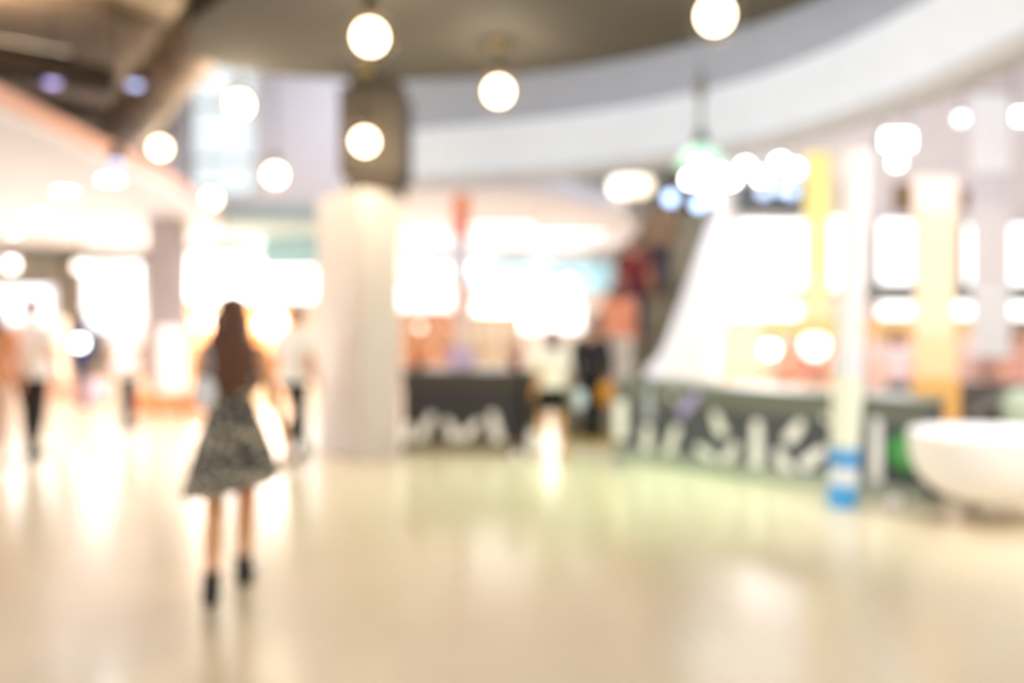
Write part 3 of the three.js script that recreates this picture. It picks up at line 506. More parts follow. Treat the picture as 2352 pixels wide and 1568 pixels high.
// ------------------------------------------------------------------ mauve column, shop fittings
{ const d = 13.2, g = structGroup('column'); tag(g, 'mauve grey square column left of the dark haired woman', 'column'); const w = 70 / F * d; part('shaft', rbox(w, 3.2, w, 0.02), plaster(0xb3a8aa), g, [X(372, d), 1.6, -d - w / 2]); part('skirting', rbox(w + 0.04, 0.12, w + 0.04, 0.01), plaster(0xa89a96), g, [X(372, d), 0.06, -d - w / 2]); }
{ const d = 11.6, s = thing('poster_stand', 'tall white poster board on a wooden stand', 'poster stand', [X(397, d), 0, -d]); const h = (905 - 752) / F * d, w = 62 / F * d;
  part('board', rbox(w, h, 0.03, 0.012), mat(0xfbf7f3, 0.5), s, [0, Y(828, d), 0]); for (const q of [-1, 1]) { part('leg', bar(V(q * w * 0.42, Y(905, d) + 0.02, 0), V(q * w * 0.5, 0, 0.06), 0.016, 8), mat(0x9a7448, 0.6), s); } part('leg', bar(V(0, Y(830, d), -0.03), V(0, 0, -0.3), 0.016, 8), mat(0x9a7448, 0.6), s);
  for (const q of [-1, 1]) part('side_rail', rbox(0.025, h + 0.04, 0.04, 0.008), mat(0xc8a878, 0.6), s, [q * (w / 2 + 0.012), Y(828, d), 0]); }
function shelf(px, d, w, h, label, hex, n, goods, tones) {
  const s = thing('display_shelf', label, 'shelf', [X(px, d), 0, -d]), m = mat(hex, 0.6);
  for (const q of [-1, 1]) part('side_panel', rbox(0.03, h, 0.36, 0.006), m, s, [q * w / 2, h / 2, 0]);
  part('back_panel', rbox(w, h, 0.02, 0.004), m, s, [0, h / 2, -0.17]);
  for (let i = 0; i < n; i++) {
    const y = 0.08 + i * (h - 0.1) / (n - 1 || 1); part('shelf_board', rbox(w - 0.04, 0.025, 0.34, 0.004), m, s, [0, y, 0]);
    if (i === n - 1) continue;
    for (let j = 0; j < 4; j++) { const hh = 0.16 + rnd() * 0.14, t = tones[Math.floor(rnd() * tones.length)], b = thing('shelf_box', goods, 'box', [X(px, d) - w / 2 + w * (j + 0.6) / 4.2, y + 0.0125, -d + 0.02], (rnd() - 0.5) * 0.2, goods);
      part('carton', rbox(w / 6.2, hh, 0.2, 0.01), mat(t, 0.6), b, [0, hh / 2, 0]); part('carton_label', rbox(w / 10, hh * 0.4, 0.006, 0.002), mat(0xfaf0e4, 0.6), b, [0, hh * 0.5, 0.101]); }
  }
}
const warm = [0xf4b888, 0xf8d8b8, 0xf0c8a0, 0xfbe8d4, 0xe8a880];
shelf(440, 19.5, 1.3, 1.75, 'tan shelf left of the dark haired woman in the far shop', 0xe0b88c, 4, 'cartons on the tan shelf left of the dark haired woman', warm);
shelf(600, 19.5, 1.4, 1.75, 'orange brown shelf right of the dark haired woman in the far shop', 0xe0b078, 4, 'cartons on the orange brown shelf right of the dark haired woman', [0xf0a850, 0xf6c070, 0xe89a40]);
shelf(985, 18, 1.2, 1.7, 'peach shelf of the far shop just right of the pillar', 0xf4d0b4, 4, 'cartons on the peach shelf just right of the pillar', [0xf0a070, 0xf6b890, 0xfbe0d0, 0xd87858]);
shelf(1130, 18, 1.3, 1.6, 'cream shelf of the far shop under the white display', 0xfaf0e2, 4, 'cartons on the cream shelf under the white display', [0xfff0dc, 0xfbe6c8, 0xf4d4b0]);
shelf(1700, 15.6, 1.1, 1.2, 'cream shelf in the right shop behind the grey counter', 0xf2e0d0, 3, 'cartons on the cream shelf in the right shop', [0xf8d8c8, 0xf0e0a8, 0xfaeade]);
shelf(1850, 15.6, 1.1, 1.0, 'pinkish shelf under the red rimmed sign', 0xe8b8a4, 3, 'cartons on the pinkish shelf under the red rimmed sign', [0xe8a090, 0xfbe0c8, 0xd87868]);
shelf(2080, 15.6, 1.2, 1.2, 'pale pink shelf in the right shop behind the orange banner', 0xf4dcd8, 3, 'cartons on the pale pink shelf behind the orange banner', [0xfbe6e6, 0xf8d0d0, 0xe8c8d8]);
shelf(2290, 15.6, 1.2, 1.2, 'rosy shelf in the right shop at the right edge', 0xf0d0cc, 3, 'cartons on the rosy shelf at the right edge', [0xf8c0b8, 0xfbe6e6, 0xe89a90]);
shelf(60, 17.5, 1.6, 1.5, 'pale shelf at far left behind the man in the white shirt', 0xf4e4d8, 4, 'cartons on the pale shelf behind the man in the white shirt', [0xfbeade, 0xf6d0b8, 0xffffff]);
{ const d = 12.8, s = thing('orange_bench', 'low orange bench on the floor beyond the poster board', 'bench', [X(400, d) + 0.1, 0, -d]); part('seat', rbox(1.35, 0.1, 0.4, 0.03), mat(0xf0a068, 0.6), s, [0, 0.3, 0]); part('front_board', rbox(1.3, 0.24, 0.03, 0.01), mat(0xe89860, 0.6), s, [0, 0.13, 0.17]); for (const q of [-0.6, 0.6]) part('leg', rbox(0.06, 0.26, 0.36, 0.01), mat(0xb87848, 0.6), s, [q, 0.13, 0]); }
{ const d = 14.8, s = thing('peach_bench', 'low peach bench far left between the shoppers', 'bench', [X(150, d), 0, -d]); part('seat', rbox(1.7, 0.1, 0.4, 0.03), mat(0xf6c4a4, 0.6), s, [0, 0.3, 0]); part('front_board', rbox(1.64, 0.24, 0.03, 0.01), mat(0xf4b898, 0.6), s, [0, 0.13, 0.17]); for (const q of [-0.7, 0.7]) part('leg', rbox(0.06, 0.26, 0.36, 0.01), mat(0xb87848, 0.6), s, [q, 0.13, 0]); }

// ------------------------------------------------------------------ people
const smin = (a, b, k) => { const h = Math.max(k - Math.abs(a - b), 0) / k; return Math.min(a, b) - h * h * k * 0.25; };
function cap(a, b, ra, rb, sz = 1) {
  const bx = b[0] - a[0], by = b[1] - a[1], bz = b[2] - a[2], bb = bx * bx + by * by + bz * bz || 1e-9;
  return (x, y, z) => { const px = x - a[0], py = y - a[1], pz = z - a[2]; let t = (px * bx + py * by + pz * bz) / bb; t = t < 0 ? 0 : t > 1 ? 1 : t; const dx = px - bx * t, dy = py - by * t, dz = (pz - bz * t) * sz; return Math.sqrt(dx * dx + dy * dy + dz * dz) - (ra + (rb - ra) * t); };
}
const ell = (c, r) => (x, y, z) => { const dx = (x - c[0]) / r[0], dy = (y - c[1]) / r[1], dz = (z - c[2]) / r[2], k = Math.sqrt(dx * dx + dy * dy + dz * dz); return (k - 1) * Math.min(r[0], r[1], r[2]); };
const uni = (fs, k = 0.03) => (x, y, z) => { let d = fs[0](x, y, z); for (let i = 1; i < fs.length; i++) d = smin(d, fs[i](x, y, z), k); return d; };
const cut = (f, ...planes) => (x, y, z) => { let d = f(x, y, z); for (const [n, c] of planes) d = Math.max(d, n[0] * x + n[1] * y + n[2] * z - c); return d; };
function surface(f, lo, hi, h) {                               // surface nets over a box
  const nx = Math.ceil((hi[0] - lo[0]) / h) + 1, ny = Math.ceil((hi[1] - lo[1]) / h) + 1, nz = Math.ceil((hi[2] - lo[2]) / h) + 1, v = new Float32Array(nx * ny * nz), id = new Int32Array(nx * ny * nz).fill(-1), at = (i, j, k) => (k * ny + j) * nx + i;
  for (let k = 0; k < nz; k++) for (let j = 0; j < ny; j++) for (let i = 0; i < nx; i++) v[at(i, j, k)] = f(lo[0] + i * h, lo[1] + j * h, lo[2] + k * h);
  const pos = [], nor = [], idx = [];
  for (let k = 0; k < nz - 1; k++) for (let j = 0; j < ny - 1; j++) for (let i = 0; i < nx - 1; i++) {
    let sx = 0, sy = 0, sz = 0, n = 0, neg = 0;
    const c = (a, b, d) => v[at(i + a, j + b, k + d)];
    for (let q = 0; q < 8; q++) if (c(q & 1, q >> 1 & 1, q >> 2) < 0) neg++;
    if (!neg || neg === 8) continue;
    for (let e = 0; e < 12; e++) { const ax = e >> 2, u = e & 1, w = e >> 1 & 1, A = ax === 0 ? [0, u, w] : ax === 1 ? [u, 0, w] : [u, w, 0], B = [...A]; B[ax] = 1; const p = c(...A), q = c(...B); if ((p < 0) !== (q < 0)) { const t = p / (p - q); sx += A[0] + (B[0] - A[0]) * t; sy += A[1] + (B[1] - A[1]) * t; sz += A[2] + (B[2] - A[2]) * t; n++; } }
    id[at(i, j, k)] = pos.length / 3; const x = lo[0] + (i + sx / n) * h, y = lo[1] + (j + sy / n) * h, z = lo[2] + (k + sz / n) * h, e = h * 0.4; pos.push(x, y, z);
    let gx = f(x + e, y, z) - f(x - e, y, z), gy = f(x, y + e, z) - f(x, y - e, z), gz = f(x, y, z + e) - f(x, y, z - e); const l = Math.hypot(gx, gy, gz) || 1; nor.push(gx / l, gy / l, gz / l);
  }
  const quad = (a, b, c, d, flip) => { if (a < 0 || b < 0 || c < 0 || d < 0) return; flip ? idx.push(a, c, b, a, d, c) : idx.push(a, b, c, a, c, d); };
  for (let k = 1; k < nz - 1; k++) for (let j = 1; j < ny - 1; j++) for (let i = 1; i < nx - 1; i++) {
    const s = v[at(i, j, k)] < 0;
    if (s !== v[at(i + 1, j, k)] < 0) quad(id[at(i, j - 1, k - 1)], id[at(i, j, k - 1)], id[at(i, j, k)], id[at(i, j - 1, k)], !s);
    if (s !== v[at(i, j + 1, k)] < 0) quad(id[at(i - 1, j, k - 1)], id[at(i - 1, j, k)], id[at(i, j, k)], id[at(i, j, k - 1)], !s);
    if (s !== v[at(i, j, k + 1)] < 0) quad(id[at(i - 1, j - 1, k)], id[at(i, j - 1, k)], id[at(i, j, k)], id[at(i - 1, j, k)], !s);
  }
  const g = new THREE.BufferGeometry(); g.setAttribute('position', new THREE.Float32BufferAttribute(pos, 3)); g.setAttribute('normal', new THREE.Float32BufferAttribute(nor, 3)); g.setAttribute('uv', new THREE.Float32BufferAttribute(pos.flatMap((_, i) => i % 3 ? [] : [pos[i] * 2 + pos[i + 2], pos[i + 1] * 2]), 2)); g.setIndex(idx); return g;
}
const lerp3 = (a, b, t) => [a[0] + (b[0] - a[0]) * t, a[1] + (b[1] - a[1]) * t, a[2] + (b[2] - a[2]) * t];
function handSdf(w, dir, side, curl) {                         // palm and five fingers from the wrist along dir
  const D = V(...dir).normalize(), N = V(side, 0, 0.25).normalize(), Wd = new THREE.Vector3().crossVectors(D, N).normalize().multiplyScalar(side), Nn = new THREE.Vector3().crossVectors(Wd, D).normalize().multiplyScalar(side), at = (u, v, n) => [w[0] + D.x * u + Wd.x * v + Nn.x * n, w[1] + D.y * u + Wd.y * v + Nn.y * n, w[2] + D.z * u + Wd.z * v + Nn.z * n];
  const fs = [cap(at(-0.03, 0, 0), at(0.02, 0, 0), 0.022, 0.026), cap(at(0.02, -0.02, 0), at(0.075, -0.028, 0), 0.017, 0.013), cap(at(0.02, 0.0, 0), at(0.082, 0, 0), 0.018, 0.013), cap(at(0.02, 0.02, 0), at(0.075, 0.026, 0), 0.017, 0.013)];
  const palm = uni(fs, 0.02), fl = [[-0.031, 0.05], [-0.011, 0.066], [0.01, 0.07], [0.03, 0.06]], fingers = fl.map(([v, l], i) => uni([cap(at(0.076, v, 0), at(0.076 + l * 0.5, v * 1.12, -curl * 0.3 * l), 0.0088, 0.008), cap(at(0.076 + l * 0.5, v * 1.12, -curl * 0.3 * l), at(0.076 + l * (1 - 0.2 * curl), v * 1.12, -curl * 0.85 * l), 0.008, 0.0066)], 0.004));
  const thumb = uni([cap(at(0.015, 0.02, 0), at(0.05, 0.052, -0.012), 0.014, 0.0105), cap(at(0.05, 0.052, -0.012), at(0.082, 0.056, -0.026), 0.0105, 0.008)], 0.006);
  const f = (x, y, z) => { let d = smin(palm(x, y, z), thumb(x, y, z), 0.012); for (const g of fingers) d = smin(d, g(x, y, z), 0.005); return d; };
  return { f, c: at(0.06, 0, -0.01) };
}
// o: hgt, turn, pos, label, skin, hair {hex,style}, top {hex,sleeve,hem}, bottom {hex,type,...}, shoe, arms, stride
function person(o) {
  const S = (o.hgt ?? 1.68) / 1.7, f = o.fem ? 1 : 0, st = o.stride ?? 0.1, cell = o.cell ?? 0.016, root = thing('person', o.label, 'person', o.pos, o.turn);
  const hipW = 0.088, shW = f ? 0.155 : 0.185, J = { hipL: [hipW, 0.9, 0], hipR: [-hipW, 0.9, 0] };
  const sp = o.spread ?? 0.0;
  J.ankL = [0.08 + sp, 0.085, st]; J.ankR = [-0.08 - sp, 0.085, -st]; if (o.cross) { J.ankL[0] = 0.09; J.ankR[0] = -0.04; }
  J.kneeL = [lerp3(J.hipL, J.ankL, 0.5)[0], 0.485, st * 0.55 + 0.03]; J.kneeR = [lerp3(J.hipR, J.ankR, 0.5)[0], 0.485, -st * 0.4 + 0.03];
  if (o.sit) { for (const s of ['L', 'R']) { const q = s === 'L' ? 1 : -1; J['knee' + s] = [q * 0.11, 0.86, 0.42]; J['ank' + s] = [q * 0.11, 0.42, 0.4]; } }
  for (const [s, q] of [['L', 1], ['R', -1]]) {
    J['sh' + s] = [q * shW, 1.385, -0.01]; const a = (o.arms ?? {})[s] ?? { el: [0.07, -0.27, -0.03], wr: [0.02, -0.24, 0.08] };
    J['el' + s] = [J['sh' + s][0] + q * a.el[0], J['sh' + s][1] + a.el[1], J['sh' + s][2] + a.el[2]]; J['wr' + s] = [J['el' + s][0] + q * a.wr[0], J['el' + s][1] + a.wr[1], J['el' + s][2] + a.wr[2]];
  }
  const torso = (e) => [cap([-0.055, 0.92, -0.01], [0.055, 0.92, -0.01], 0.105 + e, 0.105 + e, 1.05), cap([0, 0.98, 0], [0, 1.14, 0.0], (f ? 0.105 : 0.115) + e, (f ? 0.1 : 0.115) + e, 1.15), cap([-0.065, 1.25, 0], [0.065, 1.25, 0], (f ? 0.1 : 0.115) + e, (f ? 0.1 : 0.115) + e, 1.1), cap([-shW + 0.03, 1.375, -0.01], [shW - 0.03, 1.375, -0.01], 0.055 + e * 0.35, 0.055 + e * 0.35, 1), ...(f ? [cap([-0.06, 1.24, 0.068], [0.06, 1.24, 0.068], 0.046 + e * 0.5, 0.046 + e * 0.5)] : [])];
  const leg = (s, e) => [cap(J['hip' + s], J['knee' + s], (f ? 0.083 : 0.084) + e, (f ? 0.052 : 0.057) + e), cap(J['knee' + s], J['ank' + s], (f ? 0.05 : 0.055) + e, (f ? 0.034 : 0.038) + e), cap(lerp3(J['knee' + s], J['ank' + s], 0.2).map((v, i) => v - (i === 2 ? 0.018 : 0)), lerp3(J['knee' + s], J['ank' + s], 0.5), (f ? 0.048 : 0.052) + e, (f ? 0.038 : 0.042) + e)];
  const foot = (s, e) => { const a = J['ank' + s], q = s === 'L' ? 1 : -1; return [cap([a[0], a[1], a[2]], [a[0], a[1] - 0.04, a[2] - 0.02], 0.038 + e, 0.034 + e), cap([a[0], a[1] - 0.05, a[2] - 0.025], [a[0] + q * 0.02, a[1] - 0.057, a[2] + 0.14], 0.035 + e, 0.028 + e), cap([a[0], a[1] - 0.02, a[2] + 0.02], [a[0] + q * 0.015, a[1] - 0.055, a[2] + 0.1], 0.036 + e, 0.03 + e)]; };
  const arm = (s, e) => [cap(J['sh' + s], J['el' + s], (f ? 0.042 : 0.05) + e, (f ? 0.034 : 0.04) + e), cap(J['el' + s], J['wr' + s], (f ? 0.034 : 0.041) + e, (f ? 0.022 : 0.027) + e)];
  const neck = [cap([0, 1.38, -0.012], [0, 1.5, 0.008], f ? 0.046 : 0.054, f ? 0.042 : 0.05)];
  const all = ['ankL', 'ankR', 'wrL', 'wrR', 'elL', 'elR', 'kneeL', 'kneeR'].map((k) => J[k]), bound = (m, y0, y1) => [[Math.min(-0.2, ...all.map((j) => j[0])) - m, y0, Math.min(-0.15, ...all.map((j) => j[2])) - m - 0.03], [Math.max(0.2, ...all.map((j) => j[0])) + m, y1, Math.max(0.15, ...all.map((j) => j[2])) + m + 0.14]];
  const footY = Math.min(J.ankL[1], J.ankR[1]) - 0.095;
  // head with face
  const hc = [0, 1.6, 0.02], hd = [ell([0, 1.615, 0.005], [0.074, 0.088, 0.092]), ell([0, 1.56, 0.035], [0.056, 0.066, 0.066]), cap([0, 1.515, 0.07], [0, 1.52, 0.062], 0.02, 0.02), cap([0, 1.6, 0.098], [0, 1.568, 0.114], 0.009, 0.0125), cap([-0.012, 1.565, 0.105], [0.012, 1.565, 0.105], 0.008, 0.008), cap([-0.02, 1.538, 0.092], [0.02, 1.538, 0.092], 0.0075, 0.0075), cap([-0.042, 1.622, 0.078], [0.042, 1.622, 0.078], 0.014, 0.014)];
  const ears = [-1, 1].map((q) => ell([q * 0.076, 1.59, 0.0], [0.011, 0.03, 0.018])), sock = [-1, 1].map((q) => ell([q * 0.031, 1.6, 0.102], [0.016, 0.011, 0.014]));
  const neckF = uni(neck);
  const head0 = uni([...hd, ...ears, neckF], 0.02), head = (x, y, z) => Math.max(head0(x, y, z), -sock[0](x, y, z), -sock[1](x, y, z));
  const hands = ['L', 'R'].map((s) => { const a = J['el' + s], b = J['wr' + s]; return handSdf(b, [b[0] - a[0], b[1] - a[1], b[2] - a[2]], s === 'L' ? 1 : -1, (o.arms?.[s]?.curl) ?? 0.7); });
  const bodyF = uni([...torso(0), ...leg('L', 0), ...leg('R', 0), ...foot('L', 0), ...foot('R', 0), ...arm('L', 0), ...arm('R', 0), ...neck], 0.035);
  const hcell = o.cell ? 0.004 : 0.0055, gs = [surface(bodyF, ...bound(0.09, footY, 1.53), cell), surface(head, [-0.105, 1.45, -0.11], [0.105, 1.73, 0.14], hcell), ...hands.map((hnd) => surface(hnd.f, hnd.c.map((c) => c - 0.12), hnd.c.map((c) => c + 0.12), hcell))];
  const body = part('body', mergeGeometries(gs), mat(o.skin ?? 0xdba585, 0.6), root); body.scale.setScalar(S);
  const sub = (name, g, m) => { const q = part(name, g, m, root); q.scale.setScalar(S); return q; };
  for (const q of [-1, 1]) { const e = part('eye', new THREE.SphereGeometry(0.0105, 12, 8), mat(0x2a1e18, 0.2), root, [q * 0.031 * S, 1.6 * S, 0.09 * S]); e.scale.setScalar(S); }
  sub('mouth', (() => { const g = new THREE.SphereGeometry(0.012, 12, 8); g.scale(1.7, 0.45, 0.5); g.translate(0, 1.538, 0.099); return g; })(), mat(0xb06a60, 0.5));
  // hair
  const hs = o.hair?.style ?? 'short', face = (x, y, z) => -(Math.hypot(x / 0.062, (y - 1.555) / 0.088) - 1) * 0.05;
  let hf = ell([0, 1.622, -0.004], [0.088, 0.098, 0.104]); const hb = [[-0.14, 1.46, -0.16], [0.14, 1.75, 0.14]];
  if (hs === 'long') { const L = o.hair.len ?? 0.42; hf = uni([hf, cap([0, 1.56, -0.045], [0, 1.4, -0.085], 0.085, 0.1), cap([-0.045, 1.42, -0.10], [-0.04, 1.62 - L, -0.115], 0.085, 0.07), cap([0.045, 1.42, -0.10], [0.05, 1.6 - L, -0.12], 0.085, 0.065), cap([-0.07, 1.56, -0.02], [-0.085, 1.36, -0.02], 0.03, 0.035), cap([0.07, 1.56, -0.02], [0.085, 1.36, -0.02], 0.03, 0.035)], 0.05); const base = hf; hf = (x, y, z) => base(x, y, z) + 0.005 * Math.sin(x * 110 + Math.sin(y * 14) * 1.6) ; hb[0] = [-0.19, 1.5 - L, -0.27]; hb[1] = [0.19, 1.75, 0.14]; }
  if (hs === 'bob') { hf = uni([hf, cap([-0.055, 1.58, -0.02], [-0.06, 1.46, -0.03], 0.05, 0.045), cap([0.055, 1.58, -0.02], [0.06, 1.46, -0.03], 0.05, 0.045), cap([0, 1.56, -0.05], [0, 1.46, -0.06], 0.07, 0.06)], 0.03); hb[0] = [-0.16, 1.38, -0.18]; }
  if (hs === 'bun') { hf = uni([hf, ell([0, 1.68, -0.1], [0.045, 0.042, 0.042])], 0.012); hb[0][2] = -0.18; hb[1][1] = 1.78; }
  const hair = cut((x, y, z) => Math.max(hf(x, y, z), z > 0.02 ? face(x, y, z) : -1), ...(hs === 'short' ? [[[0, -1, -0.35], -1.535]] : []));
  sub('hair', surface(hair, ...hb, o.cell ? 0.006 : 0.009), mat(o.hair?.hex ?? 0x2a1d16, 0.55));
  // clothes
  const U = (a, b) => { const l = Math.hypot(...b.map((v, i) => v - a[i])); return b.map((v, i) => (v - a[i]) / l); };
  const cutCap = (a, b, ra, rb, t) => { const e = lerp3(a, b, t), n = U(a, b); return cut(cap(a, b, ra, rb), [n, n[0] * e[0] + n[1] * e[1] + n[2] * e[2]]); };
  if (o.top) {
    const t = o.top.sleeve ?? 0.6, e = (o.top.loose ?? 0.018) * 0.65, tor = torso(e), sl = [], ep = Math.max(e, (o.bottom?.loose ?? 0.016) + 0.02); if (o.bottom?.type !== 'skirt') tor[0] = cap([-0.055, 0.92, -0.01], [0.055, 0.92, -0.01], 0.11 + ep, 0.11 + ep, 1.02); if (o.bottom?.type !== 'skirt') tor.push(cap([0, 0.95, 0], [0, 1.04, 0], 0.116 + ep, 0.112 + ep, 1.06));
    if (o.top.hem < 0.9) tor.push(cap([-0.05, 0.86, 0], [0.05, 0.86, 0], 0.118 + ep, 0.118 + ep));
    for (const s of ['L', 'R']) if (t > 0) { sl.push(cutCap(J['sh' + s], J['el' + s], 0.062 + e * 0.6, 0.055 + e * 0.6, Math.min(1, t))); if (t > 1) sl.push(cut(cap(J['el' + s], J['wr' + s], 0.045 + e * 0.6, 0.034 + e * 0.5), [U(J['el' + s], J['wr' + s]), (() => { const n = U(J['el' + s], J['wr' + s]), p = lerp3(J['el' + s], J['wr' + s], t - 1); return n[0] * p[0] + n[1] * p[1] + n[2] * p[2]; })()])); }
    const b0 = cut(uni(tor, 0.04), [[0, -1, 0], -(o.top.hem ?? 0.92)]), sf = (x, y, z) => { let d = b0(x, y, z) + 0.002 * Math.sin(y * 60 + x * 25); for (const g of sl) d = smin(d, g(x, y, z), 0.025); return Math.max(d, -(Math.hypot(x / 0.075, (y - 1.5) / 0.075, (z - 0.02) / 0.1) - 1) * 0.06); };
    sub('shirt', surface(sf, ...bound(0.12, (o.top.hem ?? 0.92) - 0.04, 1.5), cell), o.top.mat ?? cloth(o.top.hex));
    if (o.top.collar) sub('collar', new THREE.TorusGeometry(0.066, 0.016, 10, 30).rotateX(Math.PI / 2 + 0.15).translate(0, 1.435, 0.0), cloth(o.top.hex));
  }
  const b = o.bottom ?? {};
  if (b.type === 'trousers' || b.type === 'shorts') {
    const e = b.loose ?? 0.016, end = b.type === 'shorts' ? 0.62 : 0.1, fs = [cap([-0.055, 0.93, -0.01], [0.055, 0.93, -0.01], 0.11 + e, 0.11 + e, 1.05), cap([0, 0.95, 0], [0, 1.02, 0], 0.115 + e, 0.115 + e, 1.1), ...leg('L', e), ...leg('R', e)];
    sub('trousers', surface(cut(uni(fs, 0.03), [[0, -1, 0], -end], [[0, 1, 0], 1.0]), ...bound(0.12, end - 0.05, 1.08), cell), cloth(b.hex));
  }
  if (b.type === 'skirt') {                                     // lofted, pleated: rings [y, rx, rz]
    const ns = 96, rings = b.rings, nr = 40, pos = [], uv = [], idx = [], get = (t) => { const q = t * (rings.length - 1), i = Math.min(rings.length - 2, Math.floor(q)), u = q - i; return rings[i].map((v, k) => v + (rings[i + 1][k] - v) * (u * u * (3 - 2 * u) * 0.5 + u * 0.5)); };
    for (const inner of [0, 1]) for (let i = 0; i <= nr; i++) { const t = (inner ? 1 - i / nr : i / nr), [y, rx, rz] = get(t), pl = (b.pleat ?? 0.06) * t * t; for (let j = 0; j <= ns; j++) { const a = j / ns * Math.PI * 2, k = 1 + pl * Math.sin(a * 11 + 0.6 * Math.sin(3 * a)) + pl * 0.5 * Math.sin(a * 5 + 1); const th = inner ? 0.006 : 0; pos.push(Math.cos(a) * (rx * k - th), y + (b.tilt ?? 0) * Math.cos(a) * t * t + 0.008 * t * Math.sin(a * 11), Math.sin(a) * (rz * k - th)); uv.push(j / ns * 2, y * 2); } }
    const rows = 2 * (nr + 1); for (let i = 0; i < rows - 1; i++) for (let j = 0; j < ns; j++) { const p = i * (ns + 1) + j; idx.push(p, p + 1, p + ns + 1, p + 1, p + ns + 2, p + ns + 1); }
    const g = new THREE.BufferGeometry(); g.setAttribute('position', new THREE.Float32BufferAttribute(pos, 3)); g.setAttribute('uv', new THREE.Float32BufferAttribute(uv, 2)); g.setIndex(idx); g.computeVertexNormals();
    sub('skirt', g, b.mat ?? cloth(b.hex));
  }
  for (const s of ['L', 'R']) { const hi = o.shoe?.high ?? 0.085, fs = uni([...foot(s, 0.008), cap(J['ank' + s], lerp3(J['ank' + s], J['knee' + s], 0.25), 0.046, 0.05)], 0.02), a = J['ank' + s]; sub('shoe', surface(cut(fs, [[0, -1, 0], -(a[1] - 0.083)], [[0, 1, 0], a[1] - 0.085 + hi + 0.03]), [a[0] - 0.11, a[1] - 0.11, a[2] - 0.13], [a[0] + 0.11, a[1] + 0.16, a[2] + 0.24], 0.008), mat(o.shoe?.hex ?? 0x2a2422, 0.5)); }
  return { root, J, S };
}
const foot = (px, py) => { const d = EYE * F / (py - HZ); return [X(px, d), 0, -d]; };

// the dark haired woman in front
const floral = new THREE.MeshStandardMaterial({ map: texFloral, roughness: 0.9 });
const wp = foot(534, 1362);
const womanTurn = Math.PI + 0.2;
const armsWalk = { L: { el: [0.035, -0.26, 0.04], wr: [-0.05, 0.02, 0.22], curl: 1 }, R: { el: [0.08, -0.27, -0.05], wr: [0.06, -0.24, 0.05] } };
const woman = person({
  hgt: 1.66, fem: true, pos: wp, turn: womanTurn, cell: 0.012, cross: true, stride: -0.16, skin: 0xf0b686, label: 'woman with long brown hair in a grey floral flared dress, walking away',
  hair: { hex: 0x684430, style: 'long', len: 0.38 }, top: { mat: floral, sleeve: 0, hem: 1.0, loose: 0.02 },
  bottom: { type: 'skirt', mat: floral, pleat: 0.07, tilt: -0.05, rings: [[1.1, 0.125, 0.115], [1.0, 0.15, 0.14], [0.9, 0.195, 0.175], [0.8, 0.22, 0.2], [0.7, 0.245, 0.22], [0.615, 0.265, 0.235]] }, shoe: { hex: 0x1e1a18, high: 0.15 }, arms: armsWalk,
});
{ // small bag at her left side
  const p = P(472, 903, 4.14), s = thing('shoulder_bag', 'small pale blue oval shoulder bag at the left side of the dark haired woman', 'bag', [p.x, p.y - 0.08, p.z], 0.15);
  const g = new THREE.SphereGeometry(0.08, 28, 20); g.scale(0.68, 1.08, 0.4); g.translate(0, 0.08, 0); part('bag_body', g, mat(0xf4f8ff, 0.3), s);
  const sh = V(...woman.J.shL).multiplyScalar(woman.S).add(V(-0.03, 0.05, -0.055)); woman.root.updateMatrixWorld(true); woman.root.localToWorld(sh); s.updateMatrixWorld(true); s.worldToLocal(sh);
  part('strap', tube([V(0.02, 0.15, 0), V(0.03, 0.22, 0.0), sh.clone().multiplyScalar(0.6).add(V(0.02, 0.1, 0.035)), sh], 0.005, 24, 8), mat(0xc8d6ea, 0.5), s);
  part('clasp', rbox(0.03, 0.012, 0.012, 0.004), M.steel, s, [0, 0.1, 0.033]);
}
const whiteShirt = 0xffffff;
person({ hgt: 1.74, pos: foot(72, 1050), turn: Math.PI - 0.1, stride: 0.1, skin: 0xe0a078, label: 'man in a loose white shirt and black trousers at far left', hair: { hex: 0x4a382c }, top: { hex: whiteShirt, sleeve: 0.75, hem: 0.86, loose: 0.045, collar: true }, bottom: { type: 'trousers', hex: 0x2e2a28 } });
person({ hgt: 1.66, pos: [X(-14, 8.4), 0, -8.4], turn: Math.PI + 0.4, fem: true, skin: 0xe0a078, label: 'person in a peach top cut off by the left edge', hair: { hex: 0x5a3c2c, style: 'bob' }, top: { hex: 0xf0a880, sleeve: 0.5, hem: 0.88, loose: 0.03 }, bottom: { type: 'trousers', hex: 0xf2d0c0 }, shoe: { hex: 0xf4e8e0 } });
person({ hgt: 1.62, fem: true, pos: foot(190, 935), turn: Math.PI, label: 'far shopper in a navy coat under the bright white bulb', hair: { hex: 0x6a5a58, style: 'bob' }, top: { hex: 0x34365a, sleeve: 1.8, hem: 0.72, loose: 0.035 }, bottom: { type: 'trousers', hex: 0x8a7c88 } });
const girlB = person({ hgt: 1.64, fem: true, pos: foot(292, 985), turn: Math.PI - 0.25, stride: 0.06, skin: 0xe0a078, label: 'woman in a white blouse and dark leggings carrying a pink bag', hair: { hex: 0xa86a44, style: 'bun' }, top: { hex: 0xfaf0ea, sleeve: 0.8, hem: 0.74, loose: 0.05 }, bottom: { type: 'trousers', hex: 0x4a3e48, loose: 0.004 } });
